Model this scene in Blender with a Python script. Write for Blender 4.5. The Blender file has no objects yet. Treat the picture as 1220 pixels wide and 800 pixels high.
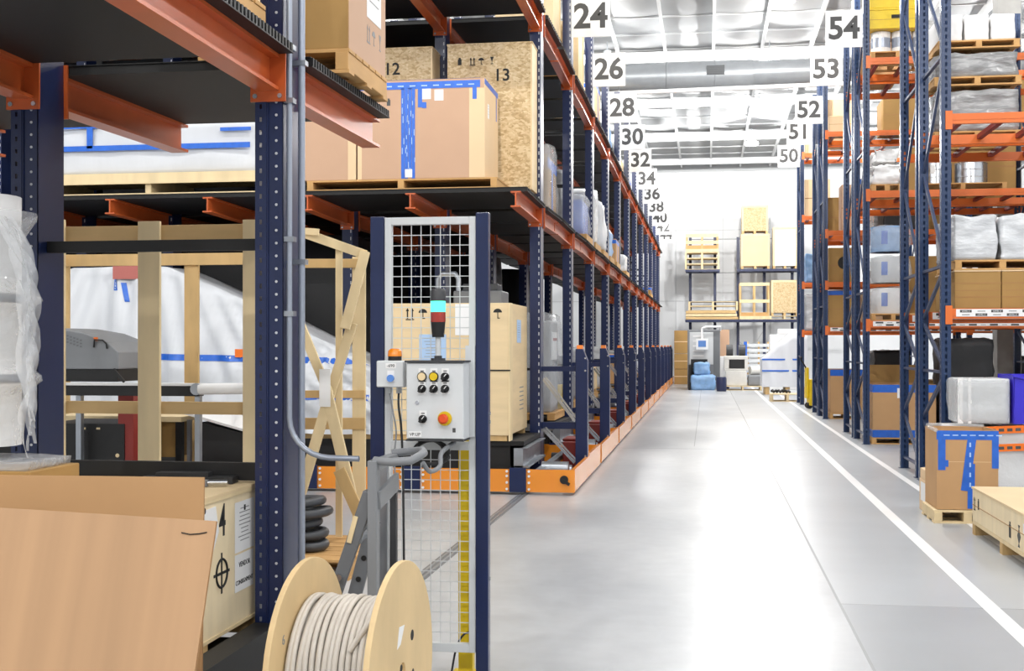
import bpy, bmesh, math, random
from mathutils import Vector, Matrix, noise
SC = bpy.context.scene
COL = SC.collection
PI = math.pi
# ------------------------------------------------------------------ camera
F_PX, CX, CY, HZ, EYE = 1486.0, 610.0, 400.0, 412.0, 1.6
YAW = math.atan(232.0 / F_PX)
SN, CS = math.sin(YAW), math.cos(YAW)

def at(px, py=None, d=None, X=None, Y=None, Z=None):
    """photo pixel -> point of the place on a plane of known depth, X, Y or Z"""
    a = (px - CX) / F_PX
    dx, dy = a * CS - SN, a * SN + CS
    dz = -(py - HZ) / F_PX if py is not None else 0.0
    if d is None:
        if X is not None: d = X / dx
        elif Y is not None: d = Y / dy
        else: d = (Z - EYE) / dz
    return Vector((dx * d, dy * d, EYE + dz * d))

cam = bpy.data.cameras.new('camera')
cam.sensor_width = 36.0
cam.lens = F_PX / 1220 * 36.0
cam.shift_y = (HZ - CY) / 1220
cam.clip_end = 200
co = bpy.data.objects.new('camera', cam)
co.location = (0, 0, EYE)
co.rotation_euler = (PI / 2, 0, YAW)
COL.objects.link(co)
SC.camera = co

# ------------------------------------------------------------------ materials
def lin(c):
    c = c / 255.0
    return c / 12.92 if c <= 0.04045 else ((c + 0.055) / 1.055) ** 2.4
def rgb(h):
    return tuple(lin(int(h[i:i + 2], 16)) for i in (0, 2, 4)) + (1.0,)

def mat(name, col, rough=0.6, metal=0.0, var=0.0, scale=4.0, stretch=(1, 1, 1), bump=0.0, col2=None,
        spec=0.5, detail=4.0, alpha=1.0, emit=None, estr=0.0, trans=0.0):
    m = bpy.data.materials.new(name)
    m.use_nodes = True
    nt = m.node_tree
    b = nt.nodes['Principled BSDF']
    c = rgb(col) if isinstance(col, str) else col
    b.inputs['Base Color'].default_value = c
    b.inputs['Roughness'].default_value = rough
    b.inputs['Metallic'].default_value = metal
    b.inputs['Specular IOR Level'].default_value = spec
    b.inputs['Alpha'].default_value = alpha
    if trans: b.inputs['Transmission Weight'].default_value = trans
    if emit:
        b.inputs['Emission Color'].default_value = rgb(emit)
        b.inputs['Emission Strength'].default_value = estr
    if var > 0 or col2 or bump:
        tc = nt.nodes.new('ShaderNodeTexCoord')
        mp = nt.nodes.new('ShaderNodeMapping')
        mp.inputs['Scale'].default_value = stretch
        nz = nt.nodes.new('ShaderNodeTexNoise')
        nz.inputs['Scale'].default_value = scale
        nz.inputs['Detail'].default_value = detail
        nt.links.new(tc.outputs['Object'], mp.inputs[0])
        nt.links.new(mp.outputs[0], nz.inputs['Vector'])
        if var > 0 or col2:
            mx = nt.nodes.new('ShaderNodeMix'); mx.data_type = 'RGBA'
            rp = nt.nodes.new('ShaderNodeValToRGB')
            rp.color_ramp.elements[0].position = 0.35
            rp.color_ramp.elements[1].position = 0.68
            nt.links.new(nz.outputs['Fac'], rp.inputs[0])
            nt.links.new(rp.outputs[0], mx.inputs['Factor'])
            mx.inputs['A'].default_value = c
            c2 = rgb(col2) if col2 else tuple(v * (1 - var) for v in c[:3]) + (1,)
            mx.inputs['B'].default_value = c2
            nt.links.new(mx.outputs['Result'], b.inputs['Base Color'])
        if bump:
            bp = nt.nodes.new('ShaderNodeBump')
            bp.inputs['Strength'].default_value = bump
            bp.inputs['Distance'].default_value = 0.02
            nt.links.new(nz.outputs['Fac'], bp.inputs['Height'])
            nt.links.new(bp.outputs[0], b.inputs['Normal'])
    return m

def osb_mat(name, a, b_, c_):
    m = bpy.data.materials.new(name); m.use_nodes = True
    nt = m.node_tree; b = nt.nodes['Principled BSDF']
    tc = nt.nodes.new('ShaderNodeTexCoord'); mp = nt.nodes.new('ShaderNodeMapping')
    mp.inputs['Scale'].default_value = (1, 1, 1.6)
    vo = nt.nodes.new('ShaderNodeTexVoronoi'); vo.inputs['Scale'].default_value = 34
    nz = nt.nodes.new('ShaderNodeTexNoise'); nz.inputs['Scale'].default_value = 5
    add = nt.nodes.new('ShaderNodeMath'); add.operation = 'MULTIPLY_ADD'; add.inputs[1].default_value = 0.55
    rp = nt.nodes.new('ShaderNodeValToRGB')
    rp.color_ramp.elements[0].color = rgb(a); rp.color_ramp.elements[1].color = rgb(c_)
    e = rp.color_ramp.elements.new(0.5); e.color = rgb(b_)
    rp.color_ramp.elements[0].position = 0.25; rp.color_ramp.elements[2].position = 0.85
    sep = nt.nodes.new('ShaderNodeSeparateColor')
    L = nt.links.new
    L(tc.outputs['Object'], mp.inputs[0]); L(mp.outputs[0], vo.inputs['Vector']); L(mp.outputs[0], nz.inputs['Vector'])
    L(vo.outputs['Color'], sep.inputs[0]); L(sep.outputs[0], add.inputs[0])
    hal = nt.nodes.new('ShaderNodeMath'); hal.operation = 'MULTIPLY'; hal.inputs[1].default_value = 0.5
    L(nz.outputs['Fac'], hal.inputs[0]); L(hal.outputs[0], add.inputs[2])
    L(add.outputs[0], rp.inputs[0]); L(rp.outputs[0], b.inputs['Base Color'])
    b.inputs['Roughness'].default_value = 0.7
    return m

M = {}
M['blue'] = mat('blue_paint', '18264f', 0.3, var=0.12, scale=3)
M['blue_r'] = mat('blue_rack_paint', '21375c', 0.3, var=0.15, scale=3)
M['navy'] = mat('navy_paint', '232c50', 0.4, var=0.1)
M['orange'] = mat('orange_paint', 'f0932a', 0.22, var=0.06, scale=2, spec=0.9)
M['arm'] = mat('red_orange_beam_paint', 'c8602f', 0.28, var=0.15, scale=3)
M['beam_r'] = mat('orange_beam_paint', 'e0702c', 0.4, var=0.1, scale=3)
M['red'] = mat('dark_red_paint', '8a2820', 0.5, var=0.1)
M['black'] = mat('black_steel', '141415', 0.55)
M['deck'] = mat('black_deck_sheet', '0b0b0c', 0.6)
M['dark'] = mat('dark_grey', '3a3b3e', 0.5)
M['rubber'] = mat('black_rubber', '262729', 0.55)
M['hose'] = mat('dark_grey_hose', '3c3f44', 0.4)
M['galv'] = mat('galvanised_steel', 'aab0b8', 0.35, metal=0.7, var=0.15, scale=6)
M['grey'] = mat('grey_paint', '85888c', 0.4, var=0.08, scale=3)
M['midgrey'] = mat('mid_grey_paint', '6d7074', 0.4)
M['ltgrey'] = mat('light_grey_paint', 'cfd2d4', 0.4)
M['conduit'] = mat('conduit_blue_grey', 'a3abba', 0.3, metal=0.4)
M['steel'] = mat('bright_steel', 'c8ccd2', 0.22, metal=0.9)
M['cabinet'] = mat('cabinet_enamel', 'd5d8da', 0.35)
M['white'] = mat('white_paint', 'ececec', 0.5)
M['paper'] = mat('white_paper', 'eeeeee', 0.8)
M['paperblue'] = mat('pale_blue_paper', 'a9c4e4', 0.8)
M['ink'] = mat('black_ink', '1d1d1d', 0.7)
M['inkgrey'] = mat('dark_grey_ink', '4c4c4c', 0.7)
M['inkfaint'] = mat('grey_ink', '8d8d8d', 0.7)
M['hole_light'] = mat('pale_hole_light', 'c9ccd2', 0.6)  # pale spots stand in for light seen through the holes
M['yellow'] = mat('yellow_paint', 'e6c416', 0.45, var=0.12, scale=8)
M['amber'] = mat('amber_lens', 'f08a10', 0.15, spec=0.8)
M['redlens'] = mat('red_lens', 'a02a18', 0.15, spec=0.8)
M['greenlit'] = mat('green_lens_lit', '40d8a8', 0.2, emit='50f0c0', estr=1.4)
M['greencore'] = mat('lamp_core_lit', 'e0fff4', 0.2, emit='d8fff0', estr=5.0)
M['capred'] = mat('orange_cap', 'ff9040', 0.3)
M['wood'] = mat('pine_wood', 'd9b57c', 0.65, var=0.25, scale=5, stretch=(1, 1, 0.25))
M['woodx'] = mat('pine_board', 'dcb880', 0.65, var=0.22, scale=6, stretch=(0.2, 1, 1))
M['woodlt'] = mat('pale_pine', 'ecd5a8', 0.6, var=0.15, scale=6, stretch=(1, 1, 0.2))
M['ply'] = mat('plywood_pale', 'f3e0ba', 0.6, var=0.12, scale=3, stretch=(3, 3, 0.35), detail=6)
M['plyh'] = mat('plywood_pale_horizontal_grain', 'e6cda2', 0.6, var=0.12, scale=3, stretch=(0.35, 0.35, 3), detail=6)
M['drum'] = mat('drum_plywood', 'e2c594', 0.6, var=0.16, scale=4, stretch=(1, 1.2, 0.6), detail=6)
M['pallet'] = mat('pallet_wood', 'd2a468', 0.7, var=0.2, scale=5, stretch=(0.4, 0.4, 1))
M['osb'] = osb_mat('strand_board', 'b4976a', 'cdb287', 'e0cba4')
M['card'] = mat('cardboard', 'c49a6c', 0.75, var=0.07, scale=3)
M['cardlt'] = mat('light_cardboard', 'c7a286', 0.75, var=0.05, scale=2)
M['cardside'] = mat('cream_cardboard', 'e6c8a0', 0.75, var=0.05, scale=2)
M['carddk'] = mat('brown_cardboard', 'a9844c', 0.75, var=0.1, scale=3)
M['sheet'] = mat('cardboard_sheet', 'bd9670', 0.7, var=0.16, scale=2.2, stretch=(4, 1, 0.12), detail=3)
M['cardedge'] = mat('cardboard_edge', 'a67c4e', 0.8)
M['tape'] = mat('blue_tape', '2668d0', 0.35, var=0.15, scale=14)
M['tapelt'] = mat('blue_tape_print', 'a8c6f2', 0.4)
M['otape'] = mat('orange_tape', 'f0751c', 0.35)
M['binblue'] = mat('violet_blue_plastic', '3a2fc8', 0.35)
M['tarp'] = mat('white_sheeting', 'd4d7dc', 0.4, bump=0.5, scale=2.2, stretch=(1.6, 1, 0.6), var=0.04)
M['wrap'] = mat('white_film_wrap', 'd2d5d9', 0.2, bump=1.0, scale=9, stretch=(0.6, 0.6, 1.6), var=0.14, spec=0.8)
M['foil'] = mat('grey_film_wrap', 'a2a3a4', 0.16, bump=1.0, scale=6, stretch=(0.7, 0.7, 2.6), var=0.45, spec=0.9)  # dark and pale streaks in the colour stand in for shine
M['bluewrap'] = mat('pale_blue_wrap', '8fb8e6', 0.3, bump=0.4, scale=6, var=0.25)
M['film'] = mat('clear_film', 'e6e9ec', 0.08, alpha=0.34, bump=1.0, scale=14, spec=0.9)
M['filmthin'] = mat('thin_clear_film', 'e4e8ec', 0.15, alpha=0.3, bump=0.5, scale=5)
M['cable'] = mat('grey_white_cable', 'cfc8be', 0.45, var=0.1, scale=10)
M['wallw'] = mat('white_wall_panel', 'eceef0', 0.6)
M['ceil'] = mat('white_ceiling_sheet', 'a9abad', 0.7, var=0.06, scale=1.5)
M['ceilj'] = mat('white_ceiling_steel', 'd8dadb', 0.6)
M['duct'] = mat('duct_sheet', '9a9ea2', 0.35, metal=0.3, var=0.1)
M['vent'] = mat('vent_dark', '505356', 0.6)
M['concrete'] = mat('column_concrete', '9a9a98', 0.8, var=0.12, scale=5)
M['line'] = mat('white_floor_paint', 'f4f4f4', 0.35)
M['lamp'] = mat('lamp_lens_lit', 'ffffff', 0.3, emit='ffffff', estr=9.0)
M['screen'] = mat('monitor_screen', '5a86c8', 0.3)
M['machine'] = mat('machine_beige', 'dcdad4', 0.5, var=0.1)

def floor_mat():
    m = bpy.data.materials.new('polished_concrete'); m.use_nodes = True
    nt = m.node_tree; b = nt.nodes['Principled BSDF']; L = nt.links.new
    tc = nt.nodes.new('ShaderNodeTexCoord'); mp = nt.nodes.new('ShaderNodeMapping')
    mp.inputs['Scale'].default_value = (1.0, 0.55, 1)
    n1 = nt.nodes.new('ShaderNodeTexNoise'); n1.inputs['Scale'].default_value = 0.7; n1.inputs['Detail'].default_value = 7
    n1.inputs['Roughness'].default_value = 0.55
    n2 = nt.nodes.new('ShaderNodeTexNoise'); n2.inputs['Scale'].default_value = 7; n2.inputs['Detail'].default_value = 5
    r1 = nt.nodes.new('ShaderNodeValToRGB')
    r1.color_ramp.elements[0].position = 0.30; r1.color_ramp.elements[0].color = rgb('a9adb2')
    r1.color_ramp.elements[1].position = 0.72; r1.color_ramp.elements[1].color = rgb('d0d2d4')
    mx = nt.nodes.new('ShaderNodeMix'); mx.data_type = 'RGBA'; mx.blend_type = 'MULTIPLY'
    mx.inputs['Factor'].default_value = 0.2
    L(tc.outputs['Object'], mp.inputs[0]); L(mp.outputs[0], n1.inputs['Vector']); L(tc.outputs['Object'], n2.inputs['Vector'])
    L(n1.outputs['Fac'], r1.inputs[0]); L(r1.outputs[0], mx.inputs['A']); L(n2.outputs['Fac'], mx.inputs['B'])
    L(mx.outputs['Result'], b.inputs['Base Color'])
    rr = nt.nodes.new('ShaderNodeMapRange'); rr.inputs['To Min'].default_value = 0.24; rr.inputs['To Max'].default_value = 0.38
    L(n1.outputs['Fac'], rr.inputs[0]); L(rr.outputs[0], b.inputs['Roughness'])
    b.inputs['Specular IOR Level'].default_value = 0.5
    return m
M['floor'] = floor_mat()
M['greyfloor'] = mat('grey_concrete', 'b4b8bc', 0.3, var=0.10, scale=0.9, detail=7, spec=0.6)
M['greyfloor2'] = mat('darker_concrete', 'a6aaae', 0.3, var=0.12, scale=0.9, detail=7, spec=0.6)
M['estop'] = mat('emergency_orange_red', 'e0501c', 0.3)

# ------------------------------------------------------------------ mesh builder
class MB:
    def __init__(s): s.v = []; s.f = []; s.mi = []; s.sm = []
    def add(s, vs, fs, m=0, smooth=False):
        o = len(s.v); s.v += [tuple(p) for p in vs]
        for f in fs:
            s.f.append([i + o for i in f]); s.mi.append(m); s.sm.append(smooth)
    def box(s, x0, x1, y0, y1, z0, z1, m=0):
        v = [(x, y, z) for z in (z0, z1) for y in (y0, y1) for x in (x0, x1)]
        s.add(v, [(0, 2, 3, 1), (4, 5, 7, 6), (0, 1, 5, 4), (2, 6, 7, 3), (0, 4, 6, 2), (1, 3, 7, 5)], m)
        return s
    def rbox(s, c, size, R, m=0):
        c = Vector(c); h = [q / 2 for q in size]
        v = [c + R @ Vector((x * h[0], y * h[1], z * h[2])) for z in (-1, 1) for y in (-1, 1) for x in (-1, 1)]
        s.add(v, [(0, 2, 3, 1), (4, 5, 7, 6), (0, 1, 5, 4), (2, 6, 7, 3), (0, 4, 6, 2), (1, 3, 7, 5)], m)
        return s
    def bar(s, p0, p1, w, h, up=(0, 0, 1), m=0):
        p0, p1 = Vector(p0), Vector(p1); d = (p1 - p0); L = d.length; d.normalize()
        u = Vector(up)
        if abs(d.dot(u)) > 0.98: u = Vector((0, 1, 0))
        sd = d.cross(u).normalized(); u2 = sd.cross(d).normalized()
        R = Matrix((d, sd, u2)).transposed()
        return s.rbox((p0 + p1) / 2, (L, w, h), R, m)
    def tube(s, pts, r, n=8, m=0, closed=False):
        pts = [Vector(p) for p in pts]; k = len(pts); rings = []
        prev = None
        for i, p in enumerate(pts):
            a = pts[(i - 1) % k] if (closed or i > 0) else p
            b = pts[(i + 1) % k] if (closed or i < k - 1) else p
            t = (b - a).normalized()
            if prev is None:
                ref = Vector((0, 0, 1)) if abs(t.z) < 0.9 else Vector((1, 0, 0))
                u = t.cross(ref).normalized()
            else:
                u = (prev - t * prev.dot(t)).normalized()
            prev = u; w = t.cross(u)
            rr = r[i] if isinstance(r, (list, tuple)) else r
            rings.append([p + (u * math.cos(2 * PI * j / n) + w * math.sin(2 * PI * j / n)) * rr for j in range(n)])
        vs = [q for rg in rings for q in rg]; fs = []
        for i in range(k if closed else k - 1):
            i2 = (i + 1) % k
            for j in range(n):
                j2 = (j + 1) % n
                fs.append((i * n + j, i * n + j2, i2 * n + j2, i2 * n + j))
        s.add(vs, fs, m, True)
        if not closed:
            s.add(rings[0], [tuple(range(n))[::-1]], m); s.add(rings[-1], [tuple(range(n))], m)
        return s
    def cyl(s, p0, p1, r0, r1=None, n=16, m=0):
        return s.tube([p0, p1], [r0, r0 if r1 is None else r1], n, m)
    def prism(s, prof, axis, a0, a1, m=0):
        """closed 2-D outline swept along an axis: 'x' (y,z), 'y' (x,z), 'z' (x,y)"""
        def P(q, a): return {'x': (a, q[0], q[1]), 'y': (q[0], a, q[1]), 'z': (q[0], q[1], a)}[axis]
        n = len(prof)
        vs = [P(q, a0) for q in prof] + [P(q, a1) for q in prof]
        fs = [tuple(range(n))[::-1], tuple(range(n, 2 * n))] + [(i, (i + 1) % n, n + (i + 1) % n, n + i) for i in range(n)]
        s.add(vs, fs, m); return s
    def quad(s, a, b, c, d, m=0): s.add([a, b, c, d], [(0, 1, 2, 3)], m); return s
    def grid(s, fn, nu, nv, m=0, smooth=True):
        vs = [fn(i / nu, j / nv) for j in range(nv + 1) for i in range(nu + 1)]
        fs = [(j * (nu + 1) + i, j * (nu + 1) + i + 1, (j + 1) * (nu + 1) + i + 1, (j + 1) * (nu + 1) + i)
              for j in range(nv) for i in range(nu)]
        s.add(vs, fs, m, smooth); return s
    def lumpy(s, x0, x1, y0, y1, z0, z1, amp=0.03, seed=0, n=8, rnd=0.06, freq=2.2, m=0, flat_bottom=True):
        """a wrapped load: a rounded box with folds"""
        bm = bmesh.new(); bmesh.ops.create_cube(bm, size=2)
        bmesh.ops.subdivide_edges(bm, edges=bm.edges[:], cuts=n, use_grid_fill=True)
        c = Vector(((x0 + x1) / 2, (y0 + y1) / 2, (z0 + z1) / 2)); h = Vector(((x1 - x0) / 2, (y1 - y0) / 2, (z1 - z0) / 2))
        for v in bm.verts:
            q = v.co.copy()
            p = Vector((q.x * h.x, q.y * h.y, q.z * h.z))
            inner = Vector((max(-h.x + rnd, min(h.x - rnd, p.x)), max(-h.y + rnd, min(h.y - rnd, p.y)), max(-h.z + rnd, min(h.z - rnd, p.z))))
            dv = p - inner
            if dv.length > 1e-6: p = inner + dv.normalized() * rnd
            nz = noise.noise(Vector((p.x * freq + seed * 7.1, p.y * freq + seed * 3.3, p.z * freq * 1.7 + seed)))
            nz2 = noise.noise(Vector((p.x * freq * 3 + seed, p.y * freq * 3, p.z * freq * 4 + seed * 2)))
            k = amp * (nz - 0.25) + amp * 0.5 * (nz2 - 0.3)
            nn = dv.normalized() if dv.length > 1e-6 else Vector((0, 0, 1))
            p += nn * k
            w = c + p
            if flat_bottom and w.z < z0: w.z = z0
            if flat_bottom and q.z < -0.999: w.z = z0
            v.co = w
        bm.verts.index_update()
        s.add([v.co for v in bm.verts], [[v.index for v in f.verts] for f in bm.faces], m, True)
        bm.free(); return s
    def ladder(s, o, u, v, w, L, hw, pitch, hh, t, m=0):
        """perforated plate: origin o, width along u, height along v; slots of width hw and height hh every pitch"""
        o, u, v = Vector(o), Vector(u), Vector(v); nrm = u.cross(v)
        R = Matrix((u, v, nrm)).transposed()
        e = (w - hw) / 2
        s.rbox(o + u * (e / 2) + v * (L / 2), (e, L, t), R, m)
        s.rbox(o + u * (w - e / 2) + v * (L / 2), (e, L, t), R, m)
        n = int(L / pitch); rh = pitch - hh
        for i in range(n + 1):
            s.rbox(o + u * (w / 2) + v * min(i * pitch + rh / 2, L - rh / 2), (hw, rh, t * 0.96), R, m)
        return s
    def mesh(s, name, mats):
        me = bpy.data.meshes.new(name)
        me.from_pydata([tuple(p) for p in s.v], [], s.f)
        for mt in (mats if isinstance(mats, (list, tuple)) else [mats]): me.materials.append(M[mt] if isinstance(mt, str) else mt)
        me.polygons.foreach_set('material_index', s.mi)
        me.polygons.foreach_set('use_smooth', s.sm)
        bm = bmesh.new(); bm.from_mesh(me)
        bmesh.ops.recalc_face_normals(bm, faces=bm.faces[:])
        bm.to_mesh(me); bm.free(); me.update()
        return me

def link(name, me, parent=None, loc=(0, 0, 0), rot=(0, 0, 0), bevel=0.0):
    o = bpy.data.objects.new(name, me); COL.objects.link(o)
    o.location = loc; o.rotation_euler = rot
    if parent is not None: o.parent = parent
    if bevel:
        b = o.modifiers.new('bevel', 'BEVEL'); b.width = bevel; b.segments = 2; b.limit_method = 'ANGLE'
    return o
def part(name, mb, mats, parent, bevel=0.0, label=None, loc=(0, 0, 0), rot=(0, 0, 0)):
    o = link(name, mb.mesh(name, mats), parent, loc, rot, bevel)
    if label: o['label'] = label
    return o
ONES = 'zero one two three four five six seven eight nine'.split()
TENS = {2: 'twenty', 3: 'thirty', 4: 'forty', 5: 'fifty'}
def in_words(label):
    import re
    def f(m):
        n = int(m.group(0))
        if n < 10: return ONES[n]
        if n < 20: return {12: 'twelve', 13: 'thirteen'}[n]
        return TENS[n // 10] + ('-' + ONES[n % 10] if n % 10 else '')
    return re.sub(r'\d+', f, label)
def tag(o, label, cat, group=None):
    label = in_words(label)
    o['label'] = label; o['category'] = cat
    if group: o['group'] = group
    return o
def thing(name, label, cat, loc=(0, 0, 0), rz=0.0, group=None):
    o = bpy.data.objects.new(name, None); COL.objects.link(o)
    o.empty_display_size = 0.1; o.location = loc; o.rotation_euler = (0, 0, rz)
    return tag(o, label, cat, group)
def solo(name, mb, mats, label, cat, loc=(0, 0, 0), rz=0.0, group=None, bevel=0.0):
    return tag(link(name, mb.mesh(name, mats), None, loc, (0, 0, rz), bevel), label, cat, group)
def struct(name, mb, mats, loc=(0, 0, 0), bevel=0.0):
    o = link(name, mb.mesh(name, mats), None, loc, (0, 0, 0), bevel); o['kind'] = 'structure'; return o
def copy_tree(o, parent=None):
    c = o.copy(); COL.objects.link(c)
    if parent is not None: c.parent = parent
    for ch in list(o.children): copy_tree(ch, c)
    return c

def text(body, size, parent, loc, rot, m='ink', name='lettering', bold=0.0, ex=0.0008, align='CENTER', sx=1.0):
    cu = bpy.data.curves.new(name, 'FONT'); cu.body = body; cu.size = size
    cu.align_x = align; cu.align_y = 'CENTER'; cu.extrude = ex; cu.offset = bold * size; cu.resolution_u = 3
    tmp = bpy.data.objects.new('tmp', cu); COL.objects.link(tmp)
    dg = bpy.context.evaluated_depsgraph_get(); dg.update()
    me = bpy.data.meshes.new_from_object(tmp.evaluated_get(dg)); me.name = name
    COL.objects.unlink(tmp); bpy.data.objects.remove(tmp); bpy.data.curves.remove(cu)
    me.materials.clear(); me.materials.append(M[m])
    o = link(name, me, parent, loc, rot); o.scale = (sx, 1, 1)
    return o
FRONT = (PI / 2, 0, 0)          # lettering that faces the camera side (-Y)
RIGHT = (PI / 2, 0, PI / 2)     # lettering that faces the aisle (+X)
LEFTF = (PI / 2, 0, -PI / 2)    # lettering that faces -X

# ------------------------------------------------------------------ pallets, cartons, crates
def pallet(name, label, w, d, loc, rz=0, detail=True, h=0.13, m='pallet', group=None, cat='pallet'):
    """w along x, d along y, origin at the middle of its underside"""
    if detail:
        t = thing(name, label, cat, loc, rz, group)
        for x in (-w / 2 + 0.04, 0, w / 2 - 0.04):
            part('stringer', MB().box(x - 0.035, x + 0.035, -d / 2, d / 2, 0.018, h - 0.02), m, t, 0.003)
        n = 6; bw = d / n
        for i in range(n):
            y = -d / 2 + bw * i
            part('deck_board', MB().box(-w / 2, w / 2, y + 0.006, y + bw - 0.014, h - 0.02, h), m, t, 0.002)
        for y in (-d / 2, -0.05, d / 2 - 0.1):
            part('bottom_board', MB().box(-w / 2, w / 2, y, y + 0.1, 0, 0.018), m, t)
        return t
    b = MB()
    for x in (-w / 2 + 0.04, 0, w / 2 - 0.04): b.box(x - 0.04, x + 0.04, -d / 2, d / 2, 0.018, h - 0.02)
    for i in range(5):
        y = -d / 2 + d / 5 * i; b.box(-w / 2, w / 2, y, y + d / 5 - 0.02, h - 0.02, h)
    for y in (-d / 2, -0.05, d / 2 - 0.1): b.box(-w / 2, w / 2, y, y + 0.1, 0, 0.018)
    return solo(name, b, m, label, cat, loc, rz, group)

def carton(name, label, w, d, h, loc, rz=0, m='card', cat='box', flaps=True, seam=True, group=None, side=None):
    """closed cardboard carton, origin at the middle of its base"""
    t = thing(name, label, cat, loc, rz, group)
    b = MB().box(-w / 2, w / 2, -d / 2, d / 2, 0, h, 0)
    part('body', b, m, t, 0.006)
    if flaps:
        part('flap', MB().box(-w / 2 + 0.002, w / 2 - 0.002, -d / 2 + 0.002, -0.003, h, h + 0.005), m, t)
        part('flap', MB().box(-w / 2 + 0.002, w / 2 - 0.002, 0.003, d / 2 - 0.002, h, h + 0.005), m, t)
    return t
# ================================================================== SETTING
struct('floor', MB().box(-16, 16, -14, 57, -0.2, 0), 'floor')
struct('wall_back', MB().box(-16, 16, 57, 57.2, 0, 10.0), 'wallw')
b = MB()
for i in range(14): b.box(-14 + i * 2.1, -13.97 + i * 2.1, 56.985, 57, 0, 9.8)
for z in (3.6, 6.8): b.box(-15, 15, 56.98, 57, z, z + 0.03)
b.box(-15, 15, 56.9, 57, 9.45, 9.8)
struct('trim_1', b, 'ltgrey')
struct('wall_left', MB().box(-16.2, -16, -14, 57, 0, 10.0), 'wallw')
struct('wall_right', MB().box(16, 16.2, -14, 57, 0, 10.0), 'wallw')
# ceiling: insulation sheets that sag between the purlins
CZ = 9.9
def ceil_fn(u, v):
    x = -16 + 32 * u; y = -14 + 71 * v
    sx = abs(math.sin(PI * (x + 1.12) / 1.3)); sy = abs(math.sin(PI * y / 1.75))
    return (x, y, CZ - 0.10 * sx * sy)
b = MB().grid(ceil_fn, 100, 160); b.box(-16, 16, -14, 57, CZ + 0.12, CZ + 0.2)
struct('ceiling', b, 'ceil')
for i in range(-9, 11):
    x = -1.12 + 1.3 * i
    struct('ceiling_beam', MB().box(x - 0.04, x + 0.04, -14, 57, CZ - 0.26, CZ - 0.22).box(x - 0.012, x + 0.012, -14, 57, CZ - 0.22, CZ), 'ceilj')
for i in range(-1, 9):
    y = 1.5 + 6.6 * i
    struct('ceiling_girder', MB().box(-16, 16, y - 0.09, y + 0.09, CZ - 0.5, CZ - 0.46).box(-16, 16, y - 0.02, y + 0.02, CZ - 0.46, CZ - 0.24).box(-16, 16, y - 0.09, y + 0.09, CZ - 0.26, CZ - 0.24), 'ceilj')
b = MB()
for i in range(-2, 32): b.box(-16, 16, i * 1.75 - 0.02, i * 1.75 + 0.02, CZ - 0.06, CZ - 0.01)
struct('ceiling_strip', b, 'ceilj')
# floor marks
struct('floor_line', MB().box(1.66, 1.76, -4, 52, 0, 0.003), 'line')
struct('floor_line', MB().box(2.30, 2.38, 2, 48, 0, 0.003), 'line')
M['joint'] = mat('floor_joint', '9b9d9f', 0.6)
struct('floor_plate', MB().box(0.822, 6.0, 7.945, 56, 0, 0.001), 'greyfloor')  # thin plates, greyer right of the joint, darkest at the near end
struct('floor_plate', MB().box(0.822, 6.0, -4, 7.93, 0, 0.001), 'greyfloor2')
struct('floor_joint', MB().box(0.807, 0.822, -4, 56, 0, 0.0015), 'joint')
struct('floor_joint', MB().box(0.822, 6.0, 7.93, 7.945, 0, 0.0015), 'joint')
struct('floor_joint', MB().box(-0.2, -0.19, 20, 56, 0, 0.0015), 'joint')
struct('floor_joint', MB().box(-2.0, 6.0, 19.5, 19.515, 0, 0.0015), 'joint')
for x in (-1.95, -4.6, -7.2):
    b = MB().box(x - 0.05, x + 0.05, 1, 56, 0, 0.003, 0)
    b.box(x - 0.03, x - 0.012, 1, 56, 0.003, 0.007, 1).box(x + 0.012, x + 0.03, 1, 56, 0.003, 0.007, 1)
    struct('floor_rail', b, ['midgrey', 'galv'])
# concrete columns between the right racks
struct('column', MB().box(5.40, 5.84, 24.6, 25.0, 0, 9.8), 'concrete', bevel=0.015)

# air duct across the aisle, with its grille, and the pipe under it
t = thing('air_duct', 'grey sheet-metal air duct crossing under the white ceiling', 'duct', (0, 32.0, 8.45))
part('duct_body', MB().cyl((-14, 0, 0), (1.15, 0, 0), 0.36, n=20), 'duct', t)
part('duct_body', MB().cyl((1.15, 0, 0.02), (14, 0, 0.02), 0.31, n=20), 'duct', t)
for i in range(12):
    b = MB().tube([(-13 + i * 1.2, 0.365 * math.cos(a * PI / 10), 0.365 * math.sin(a * PI / 10)) for a in range(20)], 0.014, 5, closed=True)
    part('duct_ring', b, 'duct', t)
g = part('vent_grille', MB().box(0.0, 0.44, -0.385, -0.33, -0.06, 0.17), 'vent', t)
b = MB()
for i in range(6): b.box(0.01, 0.43, -0.392, -0.384, -0.045 + i * 0.037, -0.035 + i * 0.037)
part('slat', b, 'dark', g)
solo('ceiling_pipe', MB().cyl((-14, 31.4, 7.82), (14, 31.4, 8.13), 0.055, n=10), 'white', 'thin white pipe running below the grey air duct', 'pipe')

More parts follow.
